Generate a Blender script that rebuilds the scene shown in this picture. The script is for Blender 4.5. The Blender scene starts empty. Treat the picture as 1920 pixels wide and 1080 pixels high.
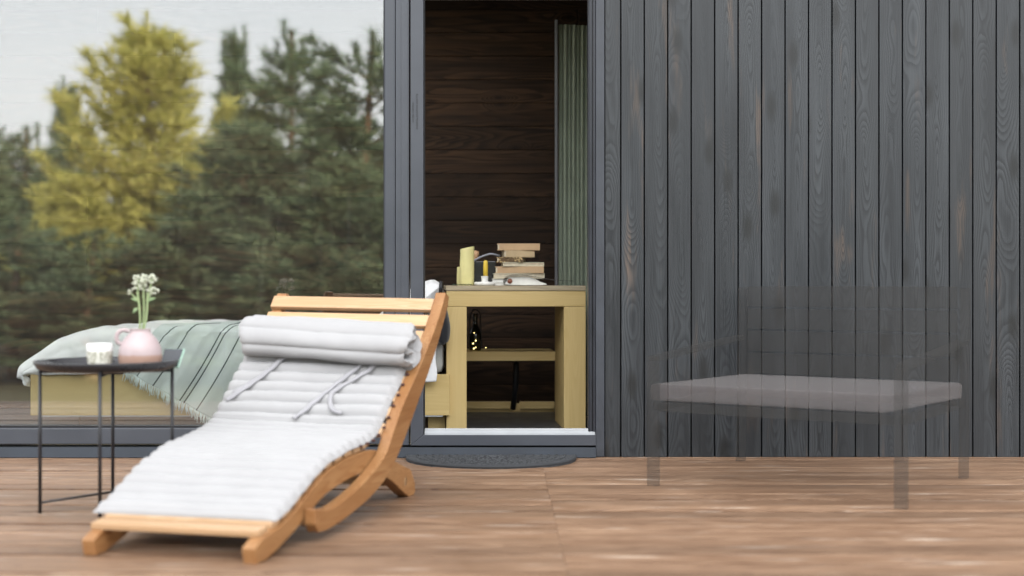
import bpy, bmesh, math, random
from mathutils import Vector, Matrix, noise as mn
R = math.radians
S = bpy.context.scene
COL = S.collection

# ------------------------------------------------------------------ camera, sky, sun, exposure
EYE = 0.8
FPX, CX, CY = 2666.67, 942.0, 533.0
cd = bpy.data.cameras.new('camera'); cam = bpy.data.objects.new('camera', cd); COL.objects.link(cam)
cam.location = (0, 0, EYE); cam.rotation_euler = (R(90), 0, 0)
cd.lens = 50; cd.sensor_width = 36
cd.shift_x = (960 - CX) / 1920; cd.shift_y = (CY - 540) / 1920
cd.clip_start = 0.05; cd.clip_end = 500
cd.dof.use_dof = True; cd.dof.focus_distance = 6.75; cd.dof.aperture_fstop = 1.32
S.camera = cam

SUN_EL, SUN_AZ = R(25), R(32)           # behind the cabin, to the right
W = bpy.data.worlds.new('World'); S.world = W; W.use_nodes = True
nt = W.node_tree; nt.nodes.clear()
wo = nt.nodes.new('ShaderNodeOutputWorld'); bg = nt.nodes.new('ShaderNodeBackground')
sky = nt.nodes.new('ShaderNodeTexSky'); sky.sky_type = 'NISHITA'; sky.sun_disc = False
sky.sun_elevation = SUN_EL; sky.sun_rotation = SUN_AZ; sky.air_density = 1.0; sky.dust_density = 2.0
tc = nt.nodes.new('ShaderNodeTexCoord'); mp = nt.nodes.new('ShaderNodeMapping'); mp.inputs['Scale'].default_value = (1.2, 1.2, 4.5)
nz = nt.nodes.new('ShaderNodeTexNoise'); nz.inputs['Scale'].default_value = 2.2; nz.inputs['Detail'].default_value = 5
mr = nt.nodes.new('ShaderNodeMapRange'); mr.inputs['From Min'].default_value = .35; mr.inputs['From Max'].default_value = .65
mr.inputs['To Min'].default_value = .78; mr.inputs['To Max'].default_value = .92
mix = nt.nodes.new('ShaderNodeMix'); mix.data_type = 'RGBA'
mix.inputs['B'].default_value = (9.6, 9.6, 9.5, 1)        # thin white cloud over the whole sky
L = nt.links.new
L(tc.outputs['Generated'], mp.inputs['Vector']); L(mp.outputs[0], nz.inputs['Vector']); L(nz.outputs[0], mr.inputs['Value'])
L(mr.outputs[0], mix.inputs['Factor']); L(sky.outputs[0], mix.inputs['A']); # the cloud is thin and brightest opposite the cabin
sx = nt.nodes.new('ShaderNodeSeparateXYZ'); L(tc.outputs['Generated'], sx.inputs[0])
def wmath(op, a, b):
    q = nt.nodes.new('ShaderNodeMath'); q.operation = op; q.use_clamp = op == 'SUBTRACT'
    for i, v in enumerate((a, b)):
        if isinstance(v, (int, float)): q.inputs[i].default_value = v
        else: L(v, q.inputs[i])
    return q.outputs[0]
south = wmath('SUBTRACT', wmath('MULTIPLY', sx.outputs[1], -1.0), 0.0)
high = nt.nodes.new('ShaderNodeMapRange'); high.interpolation_type = 'SMOOTHSTEP'; L(sx.outputs[2], high.inputs['Value'])
high.inputs['From Min'].default_value = .2; high.inputs['From Max'].default_value = .70; high.inputs['To Min'].default_value = .5; high.inputs['To Max'].default_value = 2.5
gain = wmath('ADD', wmath('MULTIPLY', south, high.outputs[0]), .68)
vm = nt.nodes.new('ShaderNodeVectorMath'); vm.operation = 'SCALE'; L(mix.outputs['Result'], vm.inputs[0]); L(gain, vm.inputs['Scale']); L(vm.outputs[0], bg.inputs['Color'])
bg.inputs['Strength'].default_value = .085; L(bg.outputs[0], wo.inputs['Surface'])
sl = bpy.data.lights.new('sun', 'SUN'); so = bpy.data.objects.new('sun', sl); COL.objects.link(so)
sl.energy = 5.0; sl.angle = R(.6); sl.color = (1, .86, .66)
sdir = Vector((math.sin(SUN_AZ) * math.cos(SUN_EL), math.cos(SUN_AZ) * math.cos(SUN_EL), math.sin(SUN_EL)))
so.rotation_euler = sdir.to_track_quat('Z', 'Y').to_euler()
S.view_settings.view_transform = 'Standard'; S.view_settings.look = 'None'; S.view_settings.exposure = 1.75
S.render.engine = 'CYCLES'
S.cycles.use_denoising = True
S.cycles.max_bounces = 8; S.cycles.transparent_max_bounces = 24; S.cycles.sample_clamp_indirect = 4

# ------------------------------------------------------------------ helpers
def P(px, py, d):
    return Vector(((px - CX) * d / FPX, d, EYE - (py - CY) * d / FPX))

def tag(o, label=None, cat=None, group=None, kind=None):
    if label: o['label'] = label
    if cat: o['category'] = cat
    if group: o['group'] = group
    if kind: o['kind'] = kind
    return o

def empty(name, loc, rz=0.0, **k):
    o = bpy.data.objects.new(name, None); COL.objects.link(o); o.location = loc; o.rotation_euler = (0, 0, rz)
    return tag(o, **k)

class MB:
    def __init__(s): s.v = []; s.f = []; s.sm = []
    def add(s, vs, fs, smooth=False, M=None):
        b = len(s.v)
        for v in vs:
            v = Vector(v); s.v.append(M @ v if M else v)
        for f in fs: s.f.append([b + i for i in f]); s.sm.append(smooth)
        return s
    def box(s, a, b, bev=.003, M=None, smooth=False):
        a = Vector(a); b = Vector(b); c = (a + b) / 2; h = (b - a) / 2
        h = Vector((abs(h.x), abs(h.y), abs(h.z)))
        bm = bmesh.new(); bmesh.ops.create_cube(bm, size=2)
        for v in bm.verts: v.co = Vector((v.co.x * h.x, v.co.y * h.y, v.co.z * h.z)) + c
        w = min(bev, min(h) * .45)
        if w > 0: bmesh.ops.bevel(bm, geom=bm.edges[:], offset=w, segments=2, profile=.6, affect='EDGES')
        bm.verts.index_update()
        s.add([v.co for v in bm.verts], [[v.index for v in f.verts] for f in bm.faces], smooth, M); bm.free(); return s
    def tube(s, pts, r, n=10, caps=True, smooth=True, M=None, flat=1.0):
        pts = [Vector(p) for p in pts]; rs = r if isinstance(r, (list, tuple)) else [r] * len(pts)
        vs = []; fs = []; up = None
        for i, p in enumerate(pts):
            t = (pts[min(i + 1, len(pts) - 1)] - pts[max(i - 1, 0)]).normalized()
            if up is None: up = Vector((0, 0, 1)) if abs(t.z) < .9 else Vector((1, 0, 0))
            x = t.cross(up).normalized(); y = x.cross(t).normalized(); up = y
            for k in range(n):
                a = 2 * math.pi * k / n; vs.append(p + x * math.cos(a) * rs[i] + y * math.sin(a) * rs[i] * flat)
        for i in range(len(pts) - 1):
            for k in range(n): fs.append([i * n + k, i * n + (k + 1) % n, (i + 1) * n + (k + 1) % n, (i + 1) * n + k])
        if caps: fs.append(list(range(n))[::-1]); fs.append([(len(pts) - 1) * n + k for k in range(n)])
        return s.add(vs, fs, smooth, M)
    def lathe(s, prof, n=32, M=None, smooth=True, mod=None):
        vs = []; fs = []
        for (r, z) in prof:
            for k in range(n):
                a = 2 * math.pi * k / n; q = r * (mod(a, z) if mod else 1); vs.append((q * math.cos(a), q * math.sin(a), z))
        for i in range(len(prof) - 1):
            for k in range(n): fs.append([i * n + k, i * n + (k + 1) % n, (i + 1) * n + (k + 1) % n, (i + 1) * n + k])
        if prof[0][0] > 1e-5: fs.append(list(range(n))[::-1])
        if prof[-1][0] > 1e-5: fs.append([(len(prof) - 1) * n + k for k in range(n)])
        return s.add(vs, fs, smooth, M)
    def ball(s, c, r, n=10, M=None, sc=(1, 1, 1)):
        bm = bmesh.new(); bmesh.ops.create_icosphere(bm, subdivisions=2, radius=r)
        bm.verts.index_update(); c = Vector(c)
        s.add([Vector((v.co.x * sc[0], v.co.y * sc[1], v.co.z * sc[2])) + c for v in bm.verts], [[v.index for v in f.verts] for f in bm.faces], True, M); bm.free(); return s
    def grid(s, fn, nu, nv, smooth=True, close=False, flip=False):
        vs = [fn(i / nu, j / nv) for i in range(nu + 1) for j in range(nv + 1)]; fs = []
        for i in range(nu):
            for j in range(nv):
                q = [i * (nv + 1) + j, (i + 1) * (nv + 1) + j, (i + 1) * (nv + 1) + j + 1, i * (nv + 1) + j + 1]
                fs.append(q[::-1] if flip else q)
        return s.add(vs, fs, smooth)
    def build(s, name, mat, parent=None, **k):
        me = bpy.data.meshes.new(name); me.from_pydata([tuple(v) for v in s.v], [], s.f); me.update()
        me.polygons.foreach_set('use_smooth', s.sm)
        me.materials.append(mat); o = bpy.data.objects.new(name, me); COL.objects.link(o)
        if parent: o.parent = parent
        return tag(o, **k)

def fix_normals(o):
    bm = bmesh.new(); bm.from_mesh(o.data); bmesh.ops.recalc_face_normals(bm, faces=bm.faces); bm.to_mesh(o.data); bm.free(); return o

def catmull(pts, n=6, closed=False):
    out = []; m = len(pts); rng = range(m if closed else m - 1)
    g = (lambda i: Vector(pts[i % m])) if closed else (lambda i: Vector(pts[max(0, min(m - 1, i))]))
    for i in rng:
        p0, p1, p2, p3 = g(i - 1), g(i), g(i + 1), g(i + 2)
        for k in range(n):
            t = k / n
            out.append(.5 * ((2 * p1) + (-p0 + p2) * t + (2 * p0 - 5 * p1 + 4 * p2 - p3) * t * t + (-p0 + 3 * p1 - 3 * p2 + p3) * t ** 3))
    if not closed: out.append(g(m - 1))
    return out

def lerp(a, b, t): return a + (b - a) * t
def sstep(a, b, x):
    t = max(0, min(1, (x - a) / (b - a))); return t * t * (3 - 2 * t)

# ------------------------------------------------------------------ materials
class NT:
    def __init__(s, name):
        s.m = bpy.data.materials.new(name); s.m.use_nodes = True; s.t = s.m.node_tree; s.t.nodes.clear()
        s.out = s.n('ShaderNodeOutputMaterial'); s.b = s.n('ShaderNodeBsdfPrincipled'); s.l(s.b.outputs[0], s.out.inputs[0])
    def n(s, k, **kw):
        q = s.t.nodes.new(k)
        for a, b in kw.items(): setattr(q, a, b)
        return q
    def l(s, a, b): s.t.links.new(a, b)
    def put(s, sock, v):
        if isinstance(v, bpy.types.NodeSocket): s.l(v, sock)
        else: sock.default_value = v
    def math(s, op, a, b=0.0, c=None, clamp=False):
        q = s.n('ShaderNodeMath', operation=op, use_clamp=clamp); s.put(q.inputs[0], a); s.put(q.inputs[1], b)
        if c is not None: s.put(q.inputs[2], c)
        return q.outputs[0]
    def coord(s, kind='Object'): return s.n('ShaderNodeTexCoord').outputs[kind]
    def island(s): return s.n('ShaderNodeNewGeometry').outputs['Random Per Island']
    def shift(s, v, r, k=(37.1, 91.7, 53.3)):
        q = s.n('ShaderNodeVectorMath', operation='MULTIPLY'); cb = s.n('ShaderNodeCombineXYZ')
        for i in range(3): s.l(r, cb.inputs[i])
        s.l(cb.outputs[0], q.inputs[0]); q.inputs[1].default_value = k
        a = s.n('ShaderNodeVectorMath', operation='ADD'); s.l(v, a.inputs[0]); s.l(q.outputs[0], a.inputs[1]); return a.outputs[0]
    def scale(s, v, k):
        q = s.n('ShaderNodeVectorMath', operation='MULTIPLY'); s.l(v, q.inputs[0]); q.inputs[1].default_value = k; return q.outputs[0]
    def noise(s, v, scale=1, detail=2, rough=.5, dist=0):
        q = s.n('ShaderNodeTexNoise'); s.l(v, q.inputs['Vector']); q.inputs['Scale'].default_value = scale
        q.inputs['Detail'].default_value = detail; q.inputs['Roughness'].default_value = rough; q.inputs['Distortion'].default_value = dist
        return q.outputs[0]
    def rng(s, v, a, b, c=0.0, d=1.0, smooth=True):
        q = s.n('ShaderNodeMapRange'); q.interpolation_type = 'SMOOTHSTEP' if smooth else 'LINEAR'
        s.put(q.inputs['Value'], v); q.inputs['From Min'].default_value = a; q.inputs['From Max'].default_value = b
        q.inputs['To Min'].default_value = c; q.inputs['To Max'].default_value = d; return q.outputs[0]
    def mix(s, f, a, b, mode='MIX'):
        q = s.n('ShaderNodeMix', data_type='RGBA', blend_type=mode); s.put(q.inputs['Factor'], f)
        for k, v in (('A', a), ('B', b)): s.put(q.inputs[k], v if isinstance(v, bpy.types.NodeSocket) else (*v, 1))
        return q.outputs['Result']
    def bump(s, h, strength=.3, dist=.002):
        q = s.n('ShaderNodeBump'); s.l(h, q.inputs['Height']); q.inputs['Strength'].default_value = strength; q.inputs['Distance'].default_value = dist
        s.l(q.outputs[0], s.b.inputs['Normal'])
    def set(s, **k):
        for a, v in k.items():
            s.put(s.b.inputs[{'col': 'Base Color', 'rough': 'Roughness', 'metal': 'Metallic', 'spec': 'Specular IOR Level', 'coat': 'Coat Weight', 'sheen': 'Sheen Weight', 'trans': 'Transmission Weight', 'sss': 'Subsurface Weight'}[a]], v if not (isinstance(v, tuple) and len(v) == 3) else (*v, 1))
        return s.m

def ax(along, a, c):           # scale vector: a along the grain, c across it
    return tuple(a if 'xyz'[i] == along else c for i in range(3))

def wood(name, along, dark, light, worn=None, worn_amt=.5, knot=(.02, .018, .016), knot_amt=.8, rings=20, rough=.6, tone=.25, fine=.35, across=7, length=.55, bump=.25, contrast=1.0, spec=.4, depth=None, ls=1.0, kr=1.0, cathedral=None):
    t = NT(name); r = t.island(); v = t.shift(t.coord(), r)
    F = t.noise(t.scale(v, ax(along, length, across)), 1, 1.6, .45)
    depth = depth or {'z': 'y', 'x': 'z', 'y': 'z'}[along]; side = [q for q in 'xyz' if q != along and q != depth][0]
    sv = t.n('ShaderNodeSeparateXYZ'); t.l(v, sv.inputs[0]); cv = t.n('ShaderNodeCombineXYZ'); t.l(t.math('MULTIPLY', sv.outputs['xyz'.index(side)], 5.2), cv.inputs[0]); t.l(t.math('MULTIPLY', sv.outputs['xyz'.index(along)], 1.9), cv.inputs[1])
    vk = t.n('ShaderNodeTexVoronoi', feature='F1', voronoi_dimensions='2D'); t.l(cv.outputs[0], vk.inputs['Vector']); vk.inputs['Scale'].default_value = 1
    sep = t.n('ShaderNodeSeparateColor'); t.l(vk.outputs['Color'], sep.inputs[0])
    gate = t.rng(sep.outputs[0], .45, .5)
    k = t.math('MULTIPLY', t.rng(vk.outputs['Distance'], 0, .26 * kr, 1, 0), gate)
    kc = t.math('MULTIPLY', t.rng(vk.outputs['Distance'], .02 * kr, .10 * kr, 1, 0), gate)
    field = t.math('ADD', F, t.math('MULTIPLY', k, .16))
    wob = t.noise(t.scale(v, ax(along, 6, 40)), 1, 3, .6)
    field = t.math('ADD', field, t.math('MULTIPLY', wob, .012))
    if cathedral:                               # flat sawn rings, centred on each board
        x0, pw = cathedral; so_ = t.n('ShaderNodeSeparateXYZ'); t.l(t.coord(), so_.inputs[0])
        u = t.math('MULTIPLY', t.math('SUBTRACT', t.math('FRACT', t.math('DIVIDE', t.math('SUBTRACT', so_.outputs[0], x0), pw)), .5), pw)
        u = t.math('ADD', u, t.math('MULTIPLY', t.math('SUBTRACT', t.noise(t.scale(v, (0, .01, .8)), 1, 2, .5), .5), .10))
        dd = t.math('MULTIPLY', t.math('SUBTRACT', t.noise(t.scale(v, (1.5, .01, .75)), 1.0, 2.6, .55), .5), .42)
        rr_ = t.math('SQRT', t.math('ADD', t.math('MULTIPLY', u, u), t.math('MULTIPLY', dd, dd)))
        field = t.math('ADD', t.math('MULTIPLY', rr_, rings), t.math('ADD', t.math('MULTIPLY', k, 2.2), t.math('MULTIPLY', wob, .7)))
    saw = t.math('FRACT', field if cathedral else t.math('MULTIPLY', field, rings * 2.2))
    line = t.math('MULTIPLY', t.rng(saw, 0, .72), t.rng(saw, .86, 1, 1, 0))
    amp = t.rng(t.noise(t.scale(v, ax(along, 1.1, 9)), 1, 2, .5), .3, .68, .15, 1)
    line = t.math('MULTIPLY', line, amp)
    streak = t.noise(t.scale(v, ax(along, 3.0 * ls, 260)), 1, 3, .6)
    broad = t.noise(t.scale(v, ax(along, .9 * ls, 14 * (1 if ls == 1 else 5))), 1, 3, .55)
    f = t.math('ADD', t.math('MULTIPLY', line, .62 * contrast), t.math('MULTIPLY', t.math('SUBTRACT', streak, .5), fine * 1.6))
    f = t.math('ADD', f, t.math('MULTIPLY', t.math('SUBTRACT', broad, .42), 1.0), clamp=True)
    c = t.mix(f, dark, light)
    if worn:
        wm = t.math('MULTIPLY', t.rng(t.noise(t.scale(v, ax(along, 1.6 * ls, 13 * ls)), 1, 3, .6), .58, .74), t.math('ADD', t.math('MULTIPLY', line, .75), .25))
        c = t.mix(t.math('MULTIPLY', wm, worn_amt), c, worn)
    c = t.mix(t.math('MULTIPLY', kc, knot_amt), c, knot)
    q = t.n('ShaderNodeHueSaturation'); t.l(c, q.inputs['Color']); t.put(q.inputs['Value'], t.rng(t.math('FRACT', t.math('MULTIPLY', r, 7.31)), 0, 1, 1 - tone, 1 + tone, False))
    t.bump(t.math('ADD', t.math('MULTIPLY', line, .6), streak), bump, .0015)
    return t.set(col=q.outputs[0], rough=t.rng(streak, .3, .7, rough - .1, rough + .1), spec=spec)

def plain(name, col, rough=.5, metal=0, var=.12, scale=8, spec=.5, bump=0, bscale=200, **k):
    t = NT(name); v = t.coord(); n1 = t.noise(v, scale, 5, .6)
    c = t.mix(t.rng(n1, .3, .7), tuple(x * (1 - var) for x in col), tuple(min(1, x * (1 + var)) for x in col))
    if bump: t.bump(t.noise(v, bscale, 3, .6), bump, .001)
    return t.set(col=c, rough=t.rng(n1, .3, .7, max(.02, rough - .06), rough + .06), metal=metal, spec=spec, **k)

def fabric(name, col, var=.07, rough=.9, weave=900, bump=.25, sheen=.2):
    t = NT(name); v = t.coord(); n1 = t.noise(v, 7, 4, .6); n2 = t.noise(t.scale(v, (1, .25, 1)), weave, 2, .6); n3 = t.noise(v, 55, 4, .6)
    c = t.mix(t.rng(n1, .3, .7), tuple(x * (1 - var) for x in col), tuple(min(1, x * (1 + var)) for x in col))
    c = t.mix(t.math('MULTIPLY', t.rng(n2, .35, .65), .12), c, tuple(x * .7 for x in col))
    t.bump(t.math('ADD', t.math('MULTIPLY', n2, .35), n3), bump, .003)
    return t.set(col=c, rough=rough, spec=.2, sheen=sheen)

def faded(m, a):               # the bench stands there half dissolved: part of the light passes straight through
    t = m.node_tree; out = [n for n in t.nodes if n.type == 'OUTPUT_MATERIAL'][0]; b = [n for n in t.nodes if n.type == 'BSDF_PRINCIPLED'][0]
    tr = t.nodes.new('ShaderNodeBsdfTransparent'); mx = t.nodes.new('ShaderNodeMixShader'); mx.inputs[0].default_value = a
    t.links.new(tr.outputs[0], mx.inputs[1]); t.links.new(b.outputs[0], mx.inputs[2]); t.links.new(mx.outputs[0], out.inputs[0]); return m

M = {}
M['clad'] = wood('charcoal stained pine', 'z', (.006, .0083, .0118), (.044, .0505, .058), worn=(.15, .09, .05), worn_amt=.5, knot=(.002, .003, .004), knot_amt=.95, rings=150, rough=.45, fine=.5, contrast=.9, kr=1.85, tone=.17, across=7.5, length=.5, spec=.55, cathedral=((1164 - 942) * 6.585 / 2666.67, 44 * 6.585 / 2666.67))
M['deck'] = wood('worn deck boards', 'x', (.125, .066, .036), (.56, .375, .25), worn=(.66, .58, .50), worn_amt=.65, knot=(.07, .03, .02), knot_amt=.85, rings=10, rough=.5, tone=.2, across=14, length=.9, fine=1.0, contrast=.38, spec=.35, ls=1.9, kr=.5)
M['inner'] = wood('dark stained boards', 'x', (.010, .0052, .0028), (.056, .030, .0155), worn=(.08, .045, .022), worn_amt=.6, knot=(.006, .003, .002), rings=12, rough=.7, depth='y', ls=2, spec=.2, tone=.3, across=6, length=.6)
M['pine'] = wood('honey oiled pine', 'y', (.26, .115, .04), (.44, .245, .108), knot=(.15, .08, .03), knot_amt=.4, rings=9, rough=.42, tone=.08, across=14, length=1.2, fine=.5, contrast=.8, depth='x', kr=.6)
M['slat'] = wood('honey oiled slats', 'x', (.45, .275, .145), (.62, .44, .285), knot=(.25, .1, .04), knot_amt=.5, rings=9, rough=.42, tone=.12, across=14, length=1.2, fine=.5, contrast=.8, kr=.6)
M['yellow'] = wood('yellow washed pine', 'z', (.54, .395, .165), (.67, .52, .255), knot=(.32, .2, .07), knot_amt=.5, rings=9, rough=.55, tone=.04, across=9, length=.7, fine=.2, contrast=.5)
M['yellowx'] = wood('yellow washed boards', 'x', (.54, .395, .165), (.67, .52, .255), knot=(.32, .2, .07), knot_amt=.5, rings=9, rough=.55, tone=.04, across=9, length=.7, fine=.2, contrast=.5)
M['greytop'] = wood('greyed worktop', 'x', (.30, .245, .165), (.42, .35, .24), rings=9, rough=.5, tone=.03, fine=.3)
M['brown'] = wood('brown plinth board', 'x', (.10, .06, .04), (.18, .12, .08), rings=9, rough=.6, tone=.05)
M['frame'] = plain('anthracite frame paint', (.055, .061, .075), .36, var=.05, scale=3, spec=.5, bump=.04, bscale=600)
M['seal'] = plain('black rubber seal', (.012, .013, .016), .6)
M['jamb'] = plain('dark jamb metal', (.025, .028, .038), .35)
M['trim'] = plain('light trim strip', (.42, .44, .465), .35, var=.04)
M['flash'] = plain('grey sheet flashing', (.032, .037, .046), .75, var=.15, scale=5, spec=.2, bump=.05, bscale=40)
M['floor'] = plain('dark vinyl floor', (.055, .055, .058), .35, var=.2)
M['ceil'] = plain('pale ceiling boards', (.6, .56, .5), .7)
M['roof'] = plain('roof sheet', (.05, .05, .055), .5)
M['linen'] = fabric('white duvet linen', (.88, .89, .90))
M['sheet'] = fabric('white sheet', (.80, .81, .84))
M['greyfab'] = fabric('grey mattress ticking', (.45, .46, .45))
M['cushion'] = fabric('pale cushion linen', (.345, .342, .35), var=.03, weave=900, bump=.12)
M['strap'] = fabric('grey cotton tape', (.31, .305, .325), weave=1500)
M['blackfab'] = fabric('black cover', (.016, .017, .021))
M['black'] = plain('black powder coat', (.014, .014, .018), .38, spec=.5)
M['tray'] = plain('black tray enamel', (.02, .02, .024), .30, spec=.5)
M['white'] = plain('white glaze', (.75, .74, .72), .25)
M['wax'] = plain('yellow wax', (.78, .72, .34), .5, var=.06, sss=.0)
M['waxdeep'] = plain('deep yellow wax', (.74, .52, .06), .5, var=.06)
M['wick'] = plain('burnt wick', (.02, .02, .02), .9)
M['page'] = plain('paper pages', (.60, .53, .40), .85, var=.15, scale=60)
M['cream'] = plain('cream cover', (.62, .58, .44), .6)
M['tan'] = plain('tan cover', (.50, .335, .19), .6, var=.1)
M['tan2'] = plain('sand cover', (.48, .36, .21), .6, var=.15)
M['paper'] = plain('white paper', (.78, .78, .74), .5)
M['bluegrey'] = plain('blue grey page', (.33, .35, .42), .5)
M['darkcov'] = plain('dark glossy cover', (.03, .03, .032), .25)
M['rust'] = plain('rust cover', (.28, .10, .06), .6)
M['gap_dot'] = plain('dark red peg', (.05, .013, .010), .6)
M['mint'] = plain('mint plastic', (.42, .62, .52), .4)
M['slab'] = plain('dark screen glass', (.05, .055, .065), .12)
M['leaf'] = plain('sage leaf', (.22, .32, .16), .6)
M['stem'] = plain('pale green stem', (.30, .38, .19), .6)
M['petal'] = plain('white petals', (.56, .58, .47), .8, var=.1, scale=120)
M['bottle'] = plain('dark bottle glass', (.006, .008, .006), .08, spec=.8)
M['steel'] = plain('steel', (.5, .5, .5), .3, metal=1)
M['peach'] = plain('peach wood', (.55, .33, .18), .5)
t = NT('lit bulbs'); t.b.inputs['Emission Color'].default_value = (1, .82, .3, 1); t.b.inputs['Emission Strength'].default_value = 1.3; M['bulb'] = t.set(col=(.8, .7, .3))

def gold_mat():
    t = NT('gold tooled leather'); v = t.coord(); k = t.n('ShaderNodeTexVoronoi'); t.l(v, k.inputs['Vector']); k.inputs['Scale'].default_value = 95
    f = t.rng(k.outputs['Distance'], .25, .5); return t.set(col=t.mix(f, (.60, .44, .20), (.10, .055, .02)), rough=.45)
M['gold'] = gold_mat()
def vase_mat():
    t = NT('pink and peach glaze'); v = t.coord(); s = t.n('ShaderNodeSeparateXYZ'); t.l(v, s.inputs[0])
    e = t.math('ADD', s.outputs[2], t.math('MULTIPLY', t.noise(v, 22, 3), .012))
    f = t.rng(e, .052, .062); n1 = t.noise(v, 40, 4)
    c = t.mix(f, t.mix(n1, (.31, .185, .14), (.40, .265, .215)), t.mix(n1, (.40, .315, .325), (.45, .365, .375)))
    return t.set(col=c, rough=t.rng(f, 0, 1, .45, .3), spec=.5)
M['vase'] = vase_mat()
def mat_mat():
    t = NT('grey coir mat'); v = t.coord(); n1 = t.noise(v, 140, 3, .7); n2 = t.noise(v, 6, 3)
    c = t.mix(t.rng(n1, .35, .65), (.018, .019, .022), (.10, .104, .11)); t.bump(n1, .9, .006); return t.set(col=t.mix(t.math('MULTIPLY', n2, .4), c, (.055, .058, .064)), rough=.95, spec=.15)
M['mat'] = mat_mat()
def glassmat():
    t = NT('coated window glass'); t.t.nodes.remove(t.b)
    tr = t.n('ShaderNodeBsdfTransparent'); tr.inputs[0].default_value = (.985, 1, .995, 1)
    gl = t.n('ShaderNodeBsdfGlossy'); gl.inputs['Roughness'].default_value = .016; gl.inputs['Color'].default_value = (1, 1, 1, 1)
    lw = t.n('ShaderNodeFresnel'); lw.inputs['IOR'].default_value = 1.5
    f = t.math('ADD', t.math('MULTIPLY', lw.outputs[0], .8), .115, clamp=True)
    mx = t.n('ShaderNodeMixShader'); t.l(f, mx.inputs[0]); t.l(tr.outputs[0], mx.inputs[1]); t.l(gl.outputs[0], mx.inputs[2])
    du = t.n('ShaderNodeBsdfDiffuse'); du.inputs['Color'].default_value = (.75, .76, .76, 1); m2 = t.n('ShaderNodeMixShader'); v = t.coord()     # pale haze laid over the reflection, plus faint drip streaks
    haze_drips = t.math('ADD', t.math('MULTIPLY', t.rng(t.noise(t.scale(v, (60, 1, 2.2)), 1, 3, .6), .5, .75), .006), t.rng(t.noise(v, 1.6, 4, .6), .3, .7, .002, .007))
    t.l(haze_drips, m2.inputs[0]); t.l(mx.outputs[0], m2.inputs[1]); t.l(du.outputs[0], m2.inputs[2]); t.l(m2.outputs[0], t.out.inputs[0]); return t.m
M['glass'] = glassmat()
def throw_mat():
    t = NT('mint throw'); u = t.n('ShaderNodeUVMap'); sp = t.n('ShaderNodeSeparateXYZ'); t.l(u.outputs[0], sp.inputs[0])
    s, q = sp.outputs[0], sp.outputs[1]
    zig = t.math('MULTIPLY', t.math('SUBTRACT', t.math('PINGPONG', t.math('MULTIPLY', q, 95), 1), .5), .004)
    s2 = t.math('ADD', s, zig); m = None
    for x in (.10, .255, .50, .535, .655, .80, .835, .95):
        b = t.math('LESS_THAN', t.math('ABSOLUTE', t.math('SUBTRACT', s2, x)), .0052); m = b if m is None else t.math('MAXIMUM', m, b)
    n1 = t.noise(t.coord(), 30, 4); n2 = t.noise(t.coord(), 500, 2)
    c = t.mix(n1, (.66, .745, .72), (.76, .82, .80)); c = t.mix(m, c, (.05, .07, .08)); t.bump(t.math('ADD', n1, t.math('MULTIPLY', n2, .4)), .35, .004)
    return t.set(col=c, rough=.9, spec=.2, sheen=.2)
M['throw'] = throw_mat()
M['fringe'] = fabric('mint fringe yarn', (.72, .80, .77))
M['gframe'] = faded(plain('bench frame paint', (.048, .047, .046), .6, var=.05, spec=.15), .26)
M['gcush'] = faded(fabric('bench cushion cloth', (.135, .118, .118)), .32)
def needles(name, a, b, trans=.42):
    t = NT(name); r = t.island(); n1 = t.noise(t.coord(), 1.6, 3); f = t.math('ADD', t.math('MULTIPLY', r, .5), t.math('MULTIPLY', n1, .5))
    c = t.mix(t.rng(f, .25, .75), a, b); d = t.n('ShaderNodeBsdfTranslucent'); t.l(c, d.inputs[0]); mx = t.n('ShaderNodeMixShader'); mx.inputs[0].default_value = trans
    t.set(col=c, rough=.6, spec=.25); t.l(t.b.outputs[0], mx.inputs[1]); t.l(d.outputs[0], mx.inputs[2]); t.l(mx.outputs[0], t.out.inputs[0]); return t.m
M['nd_gold'] = needles('sun tinted needles', (.42, .43, .13), (.68, .66, .24))  # sunlit crown painted as yellower needles; darker sets stand for shaded pines
M['nd_dark'] = needles('dark green needles', (.085, .14, .09), (.23, .31, .18))
M['nd_mid'] = needles('grey green needles', (.11, .165, .11), (.27, .35, .20))
M['bark'] = wood('pine bark', 'z', (.08, .05, .03), (.20, .13, .08), rings=5, rough=.9, tone=.1, across=12, length=3)
def ground_mat():
    t = NT('dry meadow ground'); v = t.coord(); n1 = t.noise(v, .6, 5); n2 = t.noise(v, 9, 5)
    return t.set(col=t.mix(t.rng(n2, .3, .7), t.mix(n1, (.03, .03, .014), (.05, .045, .022)), t.mix(n1, (.045, .055, .022), (.08, .07, .035))), rough=.95)
M['ground'] = ground_mat()

# ------------------------------------------------------------------ ground and deck
YF = 6.585                                   # plane of the cabin front
g = MB(); g.grid(lambda a, b: Vector((lerp(-150, 150, a), lerp(-150, 150, b), -.34 + .05 * mn.noise(Vector((a * 90, b * 90, 0))))), 90, 90)
g.build('ground', M['ground'], kind='structure')
rnd = random.Random(3)
d = MB(); y = YF + .03; pitch = .134
while y > 3.66:
    for (xa, xb) in ((-4.6, XJ := .178 + rnd.uniform(-.003, .003)), (XJ + .0006, 5.2)):
        zj = rnd.uniform(-.0022, .0022)
        d.box((xa, y - pitch + .012, -.028), (xb, y, zj), .0015)
    y -= pitch
d.build('deck', M['deck'], kind='structure', label='reddish brown worn timber deck in front of the cabin')
k = MB(); k.box((-4.6, y + .02, -.33), (5.2, YF + .02, -.05), 0); k.build('deck_substructure', M['seal'], kind='structure')

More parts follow.
